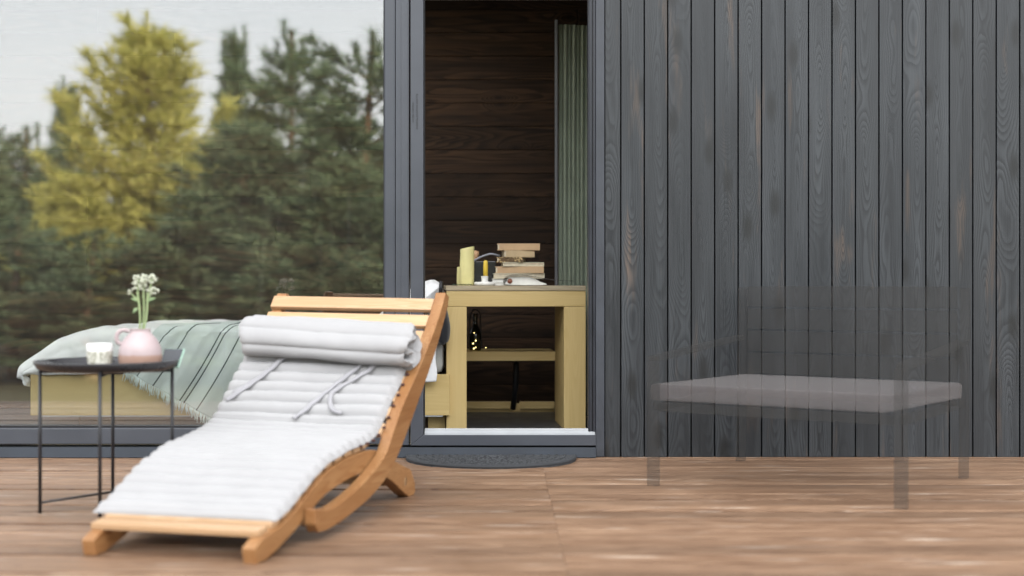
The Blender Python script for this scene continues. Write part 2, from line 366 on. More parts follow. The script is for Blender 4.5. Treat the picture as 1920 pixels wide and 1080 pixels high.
# ------------------------------------------------------------------ cabin
def fx(px): return (px - CX) * YF / FPX       # picture column -> x on the cabin front
def fz(py): return EYE - (py - CY) * YF / FPX
cabin = empty('cabin', (0, YF, 0), label='charcoal timber cabin with dark framed window and open doorway', cat='cabin')
cabin.location = (0, 0, 0)
ZR = 2.95; XL, XR, YB = -3.42, 4.9, 8.62
# cladding
w = MB(); PT = 44.0; x0 = 1164 - 44
edges = [fx(1133.5)] + [fx(1164 + PT * i) for i in range(0, 200) if fx(1164 + PT * i) < XR]
for a, b in zip(edges, edges[1:]):
    w.box((a + .0032, YF, .0), (b - .0032, YF + .022, ZR), .0015)
xs = fx(1164) - .0; x = -3.25
while x > XL: w.box((x - .1064, YF, 0), (x, YF + .022, ZR), .0025); x -= .1086
for i in range(60):                                             # boards above the openings
    a = -3.25 + i * .1086
    if a + .1086 > fx(1133.5): break
    w.box((a + .001, YF, 2.42), (a + .1066, YF + .022, ZR), .0025)
w.build('wall', M['clad'], cabin, label='vertical charcoal stained boards with grain and knots')
b_ = MB(); b_.box((fx(1133.5), YF + .024, 0), (XR, YF + .12, ZR), 0); b_.box((XL, YF + .024, 0), (-3.25, YF + .12, ZR), 0); b_.box((-3.25, YF + .024, 2.42), (fx(1133.5), YF + .12, ZR), 0)
b_.box((XL, YF + .12, 0), (XL + .12, YB, .10), 0); b_.box((XL, YF + .12, 2.45), (XL + .12, YB, ZR), 0); b_.box((XR - .12, YF + .12, 0), (XR, YB, ZR), 0); b_.box((XL, YB, 0), (XR, YB + .12, ZR), 0)
b_.build('wall_core', plain('black wind paper', (.002, .002, .0025), .9, spec=.05), cabin)
KX0, KX1, KY0, KY1 = -3.2, -.15, 6.74, 8.06         # unseen roof opening, added to brighten bed and counter
r_ = MB(); r_.box((XL - .1, YF, ZR), (XR + .1, KY0, ZR + .25), .01); r_.box((XL - .1, KY1, ZR), (XR + .1, YB + .3, ZR + .25), .01)
r_.box((XL - .1, KY0 + .001, ZR), (KX0, KY1 - .001, ZR + .25), .01); r_.box((KX1, KY0 + .001, ZR), (XR + .1, KY1 - .001, ZR + .25), .01); rfo = r_.build('roof', M['roof'], cabin)
sk = MB(); sk.box((KX0 + .002, KY0 + .002, 2.545), (KX1 - .002, KY0 + .02, ZR + .30), 0); sk.box((KX0 + .002, KY1 - .02, 2.545), (KX1 - .002, KY1 - .002, ZR + .30), 0)
sk.box((KX0 + .002, KY0 + .021, 2.545), (KX0 + .02, KY1 - .021, ZR + .30), 0); sk.box((KX1 - .02, KY0 + .021, 2.545), (KX1 - .002, KY1 - .021, ZR + .30), 0); sk.build('added_light_shaft', M['white'], rfo)  # white lining of the added opening, there to bounce light down
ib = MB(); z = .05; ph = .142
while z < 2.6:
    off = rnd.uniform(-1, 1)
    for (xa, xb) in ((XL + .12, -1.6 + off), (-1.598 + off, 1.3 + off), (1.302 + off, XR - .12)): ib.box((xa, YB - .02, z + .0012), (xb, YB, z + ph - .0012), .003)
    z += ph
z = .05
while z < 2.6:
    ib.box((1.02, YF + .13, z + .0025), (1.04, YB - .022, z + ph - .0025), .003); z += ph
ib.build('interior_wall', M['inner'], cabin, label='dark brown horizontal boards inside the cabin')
c_ = MB(); yy = YF + .13
while yy < YB - .02:
    ye = min(yy + .138, YB)
    if ye < KY0 or yy > KY1: c_.box((XL + .12, yy, 2.52), (XR - .12, ye, 2.54), .003)
    else: c_.box((XL + .12, yy, 2.52), (KX0, ye, 2.54), .003); c_.box((KX1, yy, 2.52), (XR - .12, ye, 2.54), .003)
    yy += .142
c_.build('ceiling', M['ceil'], cabin)
f_ = MB(); f_.box((XL + .12, YF + .06, -.02), (XR - .12, YB, .05), 0); f_.build('floor', M['floor'], cabin)

# window: bottom rail, side stile, glass
win = MB()
zt = 2.42
win.box((-3.25, YF + .004, fz(833)), (fx(742), YF + .07, fz(803)), .004)         # bottom rail
win.box((-3.25, YF + .010, fz(803) + .0005), (fx(720.5), YF + .06, fz(800)), .001)
win.box((-3.25, YF + .004, fz(803)), (-3.20, YF + .07, zt), .003)
win.box((fx(720), YF + .010, fz(803)), (fx(741), YF + .07, zt), .003)            # stile by the glass
win.box((-3.25, YF + .004, zt - .06), (fx(720), YF + .07, zt), .003)
wroot = win.build('window', M['frame'], cabin)
gp = MB(); gp.box((-3.20, YF + .032, fz(800)), (fx(720), YF + .040, zt - .06), 0); gp.build('pane', M['glass'], wroot)
se = MB(); se.box((-3.2, YF + .006, fz(800.5)), (fx(720), YF + .031, fz(798.2)), .001); se.box((fx(718.6), YF + .006, fz(798)), (fx(720.2), YF + .031, zt - .06), .001); se.build('glazing_seal', M['seal'], wroot)
sw = MB(); sw.box((XL + .01, YF + .125, .102), (XL + .09, YB - .002, .16), .003); sw.box((XL + .01, YF + .125, 2.39), (XL + .09, YB - .002, 2.448), .003)
sw.box((XL + .01, YF + .125, .161), (XL + .09, YF + .18, 2.389), .003); sw.box((XL + .01, YB - .06, .161), (XL + .09, YB - .002, 2.389), .003)
swo = sw.build('window', M['frame'], cabin)      # unseen end opening, added to let more daylight onto the bed
# mullion post and door frame
po = MB(); po.box((fx(742), YF - .002, fz(835)), (fx(767), YF + .08, zt), .003); po.box((fx(752.5), YF - .0055, fz(834)), (fx(765), YF - .0022, zt), .0012)
po.build('mullion', M['frame'], cabin)
df = MB()
zd = fz(815)
bmm = [(fx(769.5), fz(835)), (fx(1117), fz(835)), (fx(1117), zd), (fx(795), zd)]
ya, yb2 = YF - .012, YF + .08
def prism(mb, poly, y0, y1):
    n = len(poly); mb.add([(p[0], y0, p[1]) for p in poly] + [(p[0], y1, p[1]) for p in poly],
        [list(range(n))[::-1], list(range(n, 2 * n))] + [[i, (i + 1) % n, n + (i + 1) % n, n + i] for i in range(n)])
m_ = .0006
prism(df, [(fx(770) + m_, fz(835)), (fx(1117), fz(835)), (fx(1117), zd), (fx(794) + m_, zd)], ya, yb2)          # threshold, mitred
prism(df, [(fx(770), fz(835) + m_), (fx(794), zd + m_), (fx(794), zt), (fx(770), zt)], ya, yb2)                  # jamb, mitred
df.box((fx(770), ya, zt - .001), (fx(1117), yb2, zt + .06), .002)
dfo = fix_normals(df.build('door_frame', M['frame'], cabin))
bv = dfo.modifiers.new('bevel', 'BEVEL'); bv.width = .002; bv.segments = 2
jb = MB(); jb.box((fx(1117), YF - .010, fz(857) + .002), (fx(1133), YF + .10, zt), .003); jb.build('door_trim', plain('dark blue grey trim', (.036, .041, .052), .42, var=.15, scale=6), dfo)
rj = MB(); rj.box((fx(1104), YF + .03, zd), (fx(1116.5), YF + .12, zt), .003); rj.box((fx(1107), YF + .015, zd), (fx(1110), YF + .032, zt), .001); rj.box((fx(1112.5), YF + .005, zd), (fx(1116.5), YF + .034, zt), .001)
rj.build('door_rebate', M['jamb'], dfo)
ls = MB(); ls.box((fx(794.5), YF + .012, zd - .004), (fx(795.8), YF + .06, zt), .0005); ls.build('door_seal', M['seal'], dfo)
ts = MB(); ts.box((fx(796), YF + .004, zd - .01), (fx(1103), YF + .034, fz(804.2)), .002); ts.box((fx(796), YF + .0, zd - .001), (fx(1116), YF + .02, fz(810)), .001); ts.build('threshold_strip', M['trim'], dfo)
def lettering(body, pa, pb, h):               # black words running up the frame, from pa (bottom) to pb (top)
    cu = bpy.data.curves.new('lettering', 'FONT'); cu.body = body; cu.size = h; cu.extrude = .0003; cu.align_x = 'LEFT'
    o = bpy.data.objects.new('lettering', cu); COL.objects.link(o); cu.materials.append(M['seal'])
    bpy.context.view_layer.update(); wl = max(o.dimensions.x, 1e-4); ln = pb[1] - pa[1]
    o.rotation_euler = (R(90), R(-90), 0); o.scale = (ln / wl, 1, 1); o.location = (pa[0], ya - .0006, pa[1])
    me = bpy.data.meshes.new_from_object(o.evaluated_get(bpy.context.evaluated_depsgraph_get())); q = bpy.data.objects.new('lettering', me); COL.objects.link(q)
    q.matrix_world = Matrix.LocRotScale(o.location, o.rotation_euler, o.scale); q.parent = dfo; bpy.data.objects.remove(o)
    return q
lettering('БУДЬ ЛАСКА', (fx(776.5), fz(230)), (fx(776.5), fz(193)), .0125)
lettering('ЗНІМІТЬ ВУЛИЧНЕ ВЗУТТЯ', (fx(784), fz(243.5)), (fx(784), fz(177)), .0125)
# sloping flashing at the foot
fl = MB(); prof = [(YF + .03, .046), (YF - .012, .046), (YF - .035, .012), (YF - .042, .003), (YF + .03, .003)]
n = len(prof); xa, xb = -3.25, fx(1116.6)
fl.add([(xa, p[0], p[1]) for p in prof] + [(xb, p[0], p[1]) for p in prof], [list(range(n)), list(range(n, 2 * n))[::-1]] + [[i, n + i, n + (i + 1) % n, (i + 1) % n] for i in range(n)])
fix_normals(fl.build('sill_flashing', M['flash'], cabin))

# ------------------------------------------------------------------ door mat
cxm = fx(921); mm = MB(); rx, ry = .385, .40; y1 = YF - .045
top = []; NB = 48
for i in range(NB + 1):
    a = math.pi * i / NB; top.append((cxm + rx * math.cos(a), y1 - ry * abs(math.sin(a)) ** .85))
vs = [(p[0], p[1], .016) for p in top] + [(p[0] + (p[0] - cxm) * .012, p[1] - .004, .0) for p in top]
nn = NB + 1
mm.add(vs, [list(range(nn))[::-1]] + [[i, i + 1, nn + i + 1, nn + i] for i in range(NB)] + [[NB, 0, nn, nn + NB]])
mo = fix_normals(mm.build('door_mat', M['mat'], label='dark grey half round door mat below the open doorway', cat='door mat'))
eb = MB(); eb.tube([(p[0], p[1] + .002, .0105) for p in top], .0075, 8); eb.build('edging', plain('mat edging', (.03, .033, .038), .8), mo)
rb = MB()
for i in range(9):
    q = .12 + i * .095; rb.tube([(cxm + rx * q * math.cos(a), y1 - .004 - (ry - .02) * q * abs(math.sin(a)) ** .85, .0165) for a in [math.pi * j / 30 for j in range(31)]], .006, 6, flat=.5)
rb.build('ribs', M['mat'], mo)

# ------------------------------------------------------------------ sun lounger (u runs from the foot end to the head, lateral 0 = right side)
LA = Vector((-.700, 4.052, 0)); LYAW = R(15.1)
def flare(v):
    u = max(v.y, 0) / 1.7; return Vector((v.x * (1 + .15 * u), v.y, v.z + (-v.x) * .018 * u))
lounger = empty('sun_lounger', LA, -LYAW, label='honey coloured wooden sun lounger with curved side rails and slatted back', cat='sun lounger')
def rail(outline, xa, xb, name):
    o2 = [Vector((p[0], p[1], 0)) for p in outline]; mb = MB(); n = len(o2)
    mb.add([flare(Vector((xa, p.x, p.y))) for p in o2] + [flare(Vector((xb, p.x, p.y))) for p in o2], [list(range(n)), list(range(n, 2 * n))[::-1]] + [[i, (i + 1) % n, n + (i + 1) % n, n + i] for i in range(n)])
    o = fix_normals(mb.build(name, M['pine'], lounger)); b = o.modifiers.new('bevel', 'BEVEL'); b.width = .004; b.segments = 2; b.limit_method = 'ANGLE'; b.angle_limit = R(40); return o
def c2(pts, n=6): return [(p.x, p.y) for p in catmull([(a, b, 0) for a, b in pts], n)]
seat_top = [(-.012, .048), (.05, .070), (.14, .080), (.24, .100), (.346, .137), (.457, .176), (.573, .205), (.744, .222), (.943, .222), (1.074, .192), (1.2, .150), (1.315, .114)]
seat_end = [(1.358, .104), (1.372, .092), (1.412, .045), (1.418, .012), (1.40, .0), (1.345, .0)]
seat_bot = [(1.345, .0), (1.284, .024), (1.16, .081), (1.05, .118), (.959, .138), (.8, .152), (.6, .138), (.46, .112), (.3, .060), (.162, .022), (.06, .0)]
seat_outline = c2(seat_top) + seat_end[:-1] + c2(seat_bot) + [(.0, .0)]
back_top = [(.333, .112), (.45, .094), (.62, .112), (.8, .150), (.959, .205), (1.05, .266), (1.148, .340), (1.315, .452), (1.511, .596), (1.632, .707)]
back_outer = [(1.690, .715), (1.544, .557), (1.377, .409), (1.16, .235), (1.014, .143), (.849, .085), (.619, .046), (.448, .030), (.36, .034)]
back_outline = c2(back_top) + [(1.668, .752), (1.70, .750)] + c2(back_outer) + [(.333, .062)]
rail(seat_outline, -.042, .0, 'seat_rail'); rail(seat_outline, -.556, -.514, 'seat_rail')
raised = []
for i, (u, z) in enumerate(back_top):
    k_ = .021 * sstep(.95, 1.12, u); raised.append((u - .6 * k_, z + .8 * k_))
right_outline = c2(raised) + [(1.655, .768), (1.70, .752)] + c2(back_outer) + [(.333, .062)]
rail(right_outline, .003, .040, 'back_rail'); rail(back_outline, -.596, -.559, 'back_rail')
surf = c2([(.04, .068), (.14, .080), (.24, .100), (.346, .137), (.457, .176), (.573, .205), (.744, .222), (.86, .226), (.96, .238), (1.05, .270), (1.148, .340), (1.315, .452), (1.511, .596), (1.632, .707), (1.665, .742)], 8)
acc = [0]
for a, b in zip(surf, surf[1:]): acc.append(acc[-1] + math.hypot(b[0] - a[0], b[1] - a[1]))
ALEN = acc[-1]
def at(s):                                     # arc length -> point, tangent, normal in the (u, z) plane
    s = max(0, min(ALEN - 1e-6, s)); i = 0
    lo, hi = 0, len(acc) - 2
    while lo < hi:
        m = (lo + hi + 1) // 2
        if acc[m] <= s: lo = m
        else: hi = m - 1
    i = lo; t = (s - acc[i]) / max(acc[i + 1] - acc[i], 1e-9); a, b = surf[i], surf[i + 1]
    q = surf[min(i + 3, len(surf) - 1)]; p = surf[max(i - 2, 0)]
    tx, tz = q[0] - p[0], q[1] - p[1]; l = math.hypot(tx, tz); tx /= l; tz /= l
    return (lerp(a[0], b[0], t), lerp(a[1], b[1], t)), (tx, tz), (-tz, tx)
def slats(name, ss, xa, xb, half=.031, th=.020, lift=0):
    mb = MB()
    for s in ss:
        p, tg, nm = at(s)
        mt = Matrix(((1, 0, 0, 0), (0, tg[0], nm[0], p[0]), (0, tg[1], nm[1], p[1]), (0, 0, 0, 1)))
        t2 = MB(); t2.box((xa, -half, .0005 + lift), (xb, half, th + lift), .004)
        mb.add([flare(mt @ v) for v in t2.v], t2.f)
    return mb.build(name, M['slat'], lounger)
sb = ALEN - .047
back_ss = [sb - .091 * i for i in range(9)]
seat_ss = []; s = .035
while s < back_ss[-1] - .07: seat_ss.append(s); s += .087
slats('seat', seat_ss, -.556, .012 - .045 + .02); slats('backrest', back_ss, -.598, .0025)
for (u, z) in ((.40, .062), (1.30, .06)):
    t2 = MB(); t2.box((-.52, u - .018, z - .014), (.0, u + .018, z + .022), .003); cb = MB(); cb.add([flare(v) for v in t2.v], t2.f); cb.build('crossbar', M['slat'], lounger)

for i in range(12):                            # dark dots standing in for shaded slat gaps beside the right rail
    c, tg, nm = at(sb - .30 - .062 * i); m = MB(); q = flare(Vector((.010, c[0] + nm[0] * .026, c[1] + nm[1] * .026))); m.ball(q, .0075, sc=(1, .8, .8)); m.build('gap_dot', M['gap_dot'], lounger)
# cushion: ribbed pad that follows the slats and ends in a roll at the head
cush = empty('lounger_cushion', LA, -LYAW, label='pale grey ribbed lounger cushion rolled up at the head end', cat='cushion')
S0, S1 = .105, 1.50
RP = .060
def rib(s, x):
    w_ = s + .006 * mn.noise(Vector((x * 5, s * 2, 3))) ; ph = (w_ / RP) % 1.0
    return (abs(math.sin(math.pi * ph))) ** .7
def pad_top(a, b):
    s = lerp(S0, S1, a); p, tg, nm = at(s)
    xr, xl = -.004 + .005 * mn.noise(Vector((s * 9, 0, 1))), -.603 + .007 * mn.noise(Vector((s * 9, 5, 1)))
    wv = .0035 * rib(s, 0)
    x = lerp(xl - wv, xr + wv * .6, b)
    e = min(1, min(b, 1 - b) / .045); e = math.sqrt(max(0, 1 - (1 - e) ** 2)); e2 = min(1, min(a, 1 - a) / .018); e2 = math.sqrt(max(0, 1 - (1 - e2) ** 2))
    h = .022 + (.010 + lerp(.017, .023, sstep(.55, .95, s)) * rib(s, x) + .005 * mn.noise(Vector((x * 6, s * 7, 0))) + .0012 * mn.noise(Vector((x * 28, s * 30, 0)))) * e * e2
    h += .004 * mn.noise(Vector((x * 3, s * 4, 8)))
    return flare(Vector((x, p[0] + nm[0] * h, p[1] + nm[1] * h)))
def pad_bot(a, b):
    s = lerp(S0, S1, a); p, tg, nm = at(s)
    xr, xl = -.004 + .005 * mn.noise(Vector((s * 9, 0, 1))), -.603 + .007 * mn.noise(Vector((s * 9, 5, 1)))
    wv = .0035 * rib(s, 0)
    return flare(Vector((lerp(xl - wv, xr + wv * .6, b), p[0] + nm[0] * .0215, p[1] + nm[1] * .0215)))
pm = MB(); pm.grid(pad_top, 420, 64); pm.grid(pad_bot, 420, 4, flip=True)
pm.build('pad', M['cushion'], cush)
# roll
RC = (1.300, .569); tang = Vector((.80, .60)); norm = Vector((-.60, .80))
def spiral(th):                                # th from 0 (outer end) inwards
    r = .107 - .0064 * th; q = 1 + .2 * abs(math.sin(th * 3.4 + .2)) ** .45 - .14
    a = -1.9 + th
    return tang * (math.cos(a) * r * q * 1.13) + norm * (math.sin(a) * r * q * .83)
TH = 13.6; NTH = 260
rm = MB(); NX = 44
def rollpt(a, b, inner):
    th = a * TH; c = spiral(th) if inner == 2 else spiral(th + (.16 * mn.noise(Vector((b * 2.2, 0, 3))) + .06 * mn.noise(Vector((b * 7, th * .4, 3)))) * min(1, th * 2)); r = c.length; thick = .030 * (1 - .15 * a) * (.72 + .28 * abs(math.sin(th * 3.4 + .2)) ** .5)
    x = lerp(-.592, .026, b); e = min(b, 1 - b) / .03; e = math.sqrt(max(0, 1 - (1 - min(1, e)) ** 2))
    sag = .007 * mn.noise(Vector((x * 4, th * .7, 2))) + .0045 * mn.noise(Vector((x * 11, th * 1.3, 5)))
    rr = r + (sag if th < 7 else 0) - (thick * (.5 + .5 * e) if inner else thick * .5 * (1 - e)) + .0
    q = c.normalized() * max(rr, .004) + tang * (-.062 * x - .006); x += .010 * math.sin(th * 2.3) * (2 * b - 1) + .006 * mn.noise(Vector((th * 3, b, 1)))
    return flare(Vector((x, RC[0] + q.x, RC[1] + q.y)))
rm.grid(lambda a, b: rollpt(a, b, False), NTH, NX); rm.grid(lambda a, b: rollpt(a, b, True), NTH, NX, flip=True)
for side in (0, 1):
    rm.grid(lambda a, b: rollpt(a, side, b > .5), NTH, 1, flip=not side)
rm.grid(lambda a, b: rollpt(0, a, b > .5), NX, 1)
ro = fix_normals(rm.build('head_roll', M['cushion'], cush))
# fabric ties lying on the pad: (lateral, arc length) paths
def ribbon(path, wd=.0078, lift=.058):
    pts = catmull([(x, s, 0) for x, s in path], 8); vs = []; fs = []
    for i, p in enumerate(pts):
        q = pts[min(i + 1, len(pts) - 1)] - pts[max(0, i - 1)]; q.normalize(); sd = Vector((-q.y, q.x, 0)) * wd
        tw = .3 * math.sin(i * .5)
        for k, m in ((-1, 0), (0, .003), (1, 0)):
            w_ = p + sd * k; c, tg, nm = at(w_.y); h = lift + m + .004 * rib(w_.y, w_.x) + k * tw * .006
            vs.append(flare(Vector((w_.x, c[0] + nm[0] * h, c[1] + nm[1] * h))))
    nb = len(vs)
    vs += [v - Vector((0, -.001, .003)) for v in vs]
    for i in range(len(pts) - 1):
        for k in range(2):
            q = [i * 3 + k, i * 3 + k + 1, i * 3 + k + 4, i * 3 + k + 3]; fs.append(q); fs.append([nb + j for j in q[::-1]])
        fs.append([i * 3, i * 3 + 3, nb + i * 3 + 3, nb + i * 3]); fs.append([i * 3 + 2, nb + i * 3 + 2, nb + i * 3 + 5, i * 3 + 5])
    mb = MB(); mb.add(vs, fs, True); return mb.build('tie', M['strap'], cush)
ribbon([(-.43, 1.42), (-.46, 1.33), (-.50, 1.25), (-.555, 1.16)])
ribbon([(-.41, 1.43), (-.45, 1.36), (-.495, 1.24), (-.57, 1.12)])
ribbon([(-.12, 1.42), (-.17, 1.31), (-.22, 1.20), (-.27, 1.09), (-.30, 1.02)])
ribbon([(-.08, 1.42), (-.11, 1.33), (-.16, 1.25), (-.205, 1.18), (-.185, 1.10), (-.14, 1.07)])

# ------------------------------------------------------------------ side table and what stands on it
TC = Vector((-1.395, 5.013, 0)); TR = .2255
table = empty('side_table', TC, R(10), label='round black metal tray table on four thin legs beside the lounger', cat='side table')
LT = [(-TR, 0), (0, -TR), (TR, 0), (0, TR)]
for (x, y) in LT:
    m = MB(); m.tube([(x, y, 0), (x, y, .5215)], .0062, 10); m.build('leg', M['black'], table)
for (i, j, zz, rr_) in ((0, 3, .036, .0045), (1, 2, .036, .0045), (0, 2, .494, .0055), (1, 3, .487, .0055)):
    m = MB(); m.tube([(LT[i][0], LT[i][1], zz), (LT[j][0], LT[j][1], zz)], rr_, 8); m.build('crossbar', M['black'], table)
m = MB(); m.lathe([(0, .502), (.205, .502), (.232, .508), (.2425, .529), (.2455, .533), (.2480, .531), (.2445, .522), (.234, .506), (.205, .4975), (0, .4975)], 72); m.build('tray', M['tray'], table)
ZT = .502
def on(px, py): # point on tray plane
    dd = (EYE - ZT) * FPX / (py - CY); return Vector(((px - CX) * dd / FPX, dd, ZT))
vp = P(265, 690, 5.0); vp = Vector((vp.x, 4.985, ZT + .0005))
vase = empty('vase', vp, R(8), label='pink and peach ceramic jug vase with one small handle on the tray', cat='vase')
m = MB(); pr = [(0, 0), (.056, 0), (.066, .006), (.0735, .03), (.0745, .052), (.070, .078), (.058, .103), (.044, .119), (.0365, .128), (.0345, .137), (.0365, .1405), (.034, .1415), (.031, .137), (.033, .126), (.05, .105), (.062, .075), (.06, .02), (0, .01)]
pr = [(p.x, p.y) for p in catmull([(a, b, 0) for a, b in pr[:13]], 4)] + pr[13:]
pr[0] = (0, 0); m.lathe(pr, 48); m.build('body', M['vase'], vase)
m = MB(); m.tube(catmull([(-.036, -.01, .132), (-.052, -.012, .138), (-.070, -.014, .132), (-.079, -.015, .115), (-.076, -.014, .097), (-.062, -.012, .088)], 6), .0075, 10); m.build('handle', M['vase'], vase)
def flower(base, top, heads, label, leaves):
    o = empty('flower', base, label=label, cat='flower', group='white flowers in the jug vase'); base = Vector(base)
    tp = Vector(top) - base
    m = MB(); m.tube(catmull([(0, 0, 0), tp * .5 + Vector((.006, 0, 0)), tp], 8), [.0034] * 17, 8)
    for (hx, hz, hr) in heads: m.tube(catmull([tp * .82, tp * .9 + Vector((hx * .4, 0, hz * .3)), tp + Vector((hx, 0, hz))], 5), .0028, 6)
    m.build('stem', M['stem'], o); h = MB(); rr = random.Random(int(abs(hash((round(top[0], 3), round(top[2], 3))) % 1000)))
    for (hx, hz, hr) in heads:
        c = tp + Vector((hx, 0, hz))
        for i in range(34):
            v = Vector((rr.gauss(0, 1), rr.gauss(0, 1), rr.gauss(0, 1))).normalized() * hr * rr.uniform(.55, 1.15); h.ball(c + v, hr * rr.uniform(.14, .3), sc=(1, 1, .8))
    h.build('flower_head', M['petal'], o)
    if leaves:
        for (t, dx, dz, ln) in leaves:
            l = MB()
            p = tp * t; q = p + Vector((dx, -.004, dz)); n_ = Vector((0, 1, 0)); mid = (p + q) / 2 + Vector((0, 0, .004)); sdv = (q - p).normalized().cross(n_) * ln
            l.add([p, mid + sdv, q, mid - sdv, mid + Vector((0, -.003, 0))], [[0, 1, 4], [1, 2, 4], [2, 3, 4], [3, 0, 4]], True)
            l.build('leaf', M['leaf'], o)
PXM = 5.0 / FPX
def vp_at(px, py, dy=0): q = P(px, py, 4.985 + dy); return q
B0 = vase.location + Vector((0, 0, .02))
flower(B0 + Vector((-.004, 0, .08)), vp_at(258, 548), [(-.002, .022, .017), (.004, .045, .017), (-.028, .0, .009)], 'pale flower leaning left, with a tiny side bud, in the jug vase', [(.80, -.026, .012, .005), (.68, -.018, -.02, .006)])
flower(B0 + Vector((.001, .006, .08)), vp_at(269, 540, .01), [(.004, .030, .019), (.001, .006, .014)], 'tallest pale flower in the middle of the jug vase', [])
flower(B0 + Vector((.006, -.004, .08)), vp_at(277, 548), [(.018, .006, .0165), (.016, .048, .0165)], 'pale flower leaning right, with a pointed side leaf, in the jug vase', [(.80, .034, .014, .006)])
cpos = Vector((P(187, 690, 4.97).x, 4.97, ZT + .0005))
cg = empty('candle_glass', cpos, label='small textured white tumbler candle on the tray left of the jug', cat='candle holder')
m = MB(); m.lathe([(0, 0), (.034, 0), (.038, .004), (.042, .03), (.0445, .056), (.0445, .078), (.0425, .079), (.0415, .056), (0, .05)], 60, mod=lambda a, z: 1 + (.03 * math.sin(a * 11 + z * 90) * math.sin(z * 130 + a * 3) if .003 < z < .055 else 0))
def tumbler():
    t = NT('ribbed tumbler glaze'); v = t.coord(); s = t.n('ShaderNodeSeparateXYZ'); t.l(v, s.inputs[0]); n1 = t.noise(t.scale(v, (1, 1, .6)), 60, 3, .6, 1.5)
    lo = t.mix(t.rng(n1, .35, .62), (.30, .29, .22), (.72, .71, .64)); return t.set(col=t.mix(t.rng(s.outputs[2], .052, .058), lo, (.80, .79, .78)), rough=.3)
m.build('tumbler', tumbler(), cg)
m = MB(); m.lathe([(0, .0505), (.0405, .0505), (.0405, .062), (0, .0615)], 40); m.build('wax', M['white'], cg); cg.scale = (1, 1, 1.15)
ph_ = empty('phone', Vector((P(312, 678, 5.03).x, 5.06, ZT + .001)), R(-14), label='dark slab with pale mint edge propped beside the jug', cat='phone')
mt = Matrix.Rotation(R(-62), 4, 'X')
m = MB(); m.box((-.035, -.004, 0), (.035, .0, .075), .002, M=Matrix.Translation((0, .0, .004)) @ Matrix.Rotation(R(-38), 4, 'X')); m.build('screen', M['slab'], ph_)
m = MB(); m.box((-.038, .0004, -.002), (.038, .008, .079), .003, M=Matrix.Translation((0, .0, .004)) @ Matrix.Rotation(R(-38), 4, 'X')); m.build('case', M['mint'], ph_)

# ------------------------------------------------------------------ inside: bed
DB = 7.25
def bx(px, d=DB): return (px - CX) * d / FPX
def bz(py, d=DB): return EYE - (py - CY) * d / FPX
bed = empty('bed', (bx(450), DB, .05), label='low bed with pale yellow box base behind the big window', cat='bed'); bo = bed.location
def loc(mb, o): mb.v = [v - o for v in mb.v]; return mb
XB0, XB1 = bx(57), bx(843); BY1 = 8.42
m = MB(); m.box((XB0, DB, bz(779)), (XB1, DB + .022, bz(702)), .003); m.box((XB0 + .001, DB + .023, bz(779)), (XB0 + .022, BY1, bz(702)), .003); m.box((XB1 - .022, DB + .023, bz(779)), (XB1 - .001, BY1, bz(702)), .003); m.box((XB0 + .03, DB + .03, bz(779) + .02), (XB1 - .03, BY1, bz(779) + .04), 0)
loc(m, bo).build('bed_box', M['yellowx'], bed)
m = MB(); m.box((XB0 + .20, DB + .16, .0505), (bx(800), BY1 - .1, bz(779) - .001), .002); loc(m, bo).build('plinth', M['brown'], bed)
m = MB(); m.box((bx(800) + .002, DB + .1, .0505), (bx(833), DB + .5, bz(779) - .001), .002); loc(m, bo).build('bed_foot', M['yellow'], bed)
m = MB(); m.box((XB0 + .05, DB - .004, bz(779) - .006), (bx(830), DB + .03, bz(779) - .001), .001); loc(m, bo).build('drawer_edge', M['trim'], bed)
m = MB(); m.box((XB0 + .55, DB + .03, bz(702) + .001), (XB1 - .035, BY1, .53), .05, smooth=True); loc(m, bo).build('mattress', M['greyfab'], bed)
# duvet
ZT2 = .572
def duvet(a, b):
    X0, X1 = bx(40), bx(790); x = lerp(X0, X1, a)
    endl = x - X0
    v = b * 1.62                                # distance over the sheet from the front hem
    hang = .235; rr = .07
    puff = .19 * max(0, 1 - endl / .45) ** 2.2
    zt = ZT2 - puff + .012 * mn.noise(Vector((x * 2.5, v * 3, 0)))
    fold = mn.noise(Vector((x * 9 + v * 3, v * 2.5, 4))) * .012 + mn.noise(Vector((x * 26 + v * 9, v * 5, 7))) * .004
    zh = bz(699) + .008 * math.sin(x * 9) + .006 * mn.noise(Vector((x * 6, 1, 1)))
    if x > bx(700): zh = lerp(zh, bz(718), sstep(bx(700), bx(790), x))
    if v < hang:
        t = v / hang; y = DB - .020 - .016 * math.sin(math.pi * t) + fold * (1 - t * .5) * 1.2; z = lerp(zh, zt - rr, t)
    elif v < hang + rr * 1.57:
        q = (v - hang) / (rr * 1.57) * math.pi / 2; y = DB - .020 + rr * (1 - math.cos(q)) + fold * .8; z = zt - rr + rr * math.sin(q) + fold * .4
    else:
        y = DB - .020 + rr + (v - hang - rr * 1.57) * .98; z = zt + fold * .9
    y += (1 - sstep(0, .16, endl)) * .06
    x -= .03 * (1 - sstep(0, .1, endl)) * math.sin(min(1, v / .5) * math.pi)
    return Vector((x, y, z))
m = MB(); m.grid(duvet, 200, 120)
def duvet_end(a, b):                            # left end falls over the edge
    p = duvet(0, a); zb = lerp(bz(726), bz(695), sstep(.0, .35, a)); q = b
    return Vector((p.x + .012 * math.sin(q * 3.1) + .03 * q * (1 - sstep(0, .5, a)) + .01 * mn.noise(Vector((a * 20, q * 3, 2))), p.y + .0, lerp(p.z, min(zb, p.z - .02), q)))
m.grid(duvet_end, 120, 14, flip=True)
duv = m.build('duvet', M['linen'], label='white duvet draped over the bed, hanging at its left end', cat='duvet')
sf = duv.modifiers.new('thickness', 'SOLIDIFY'); sf.thickness = .008; sf.offset = 1
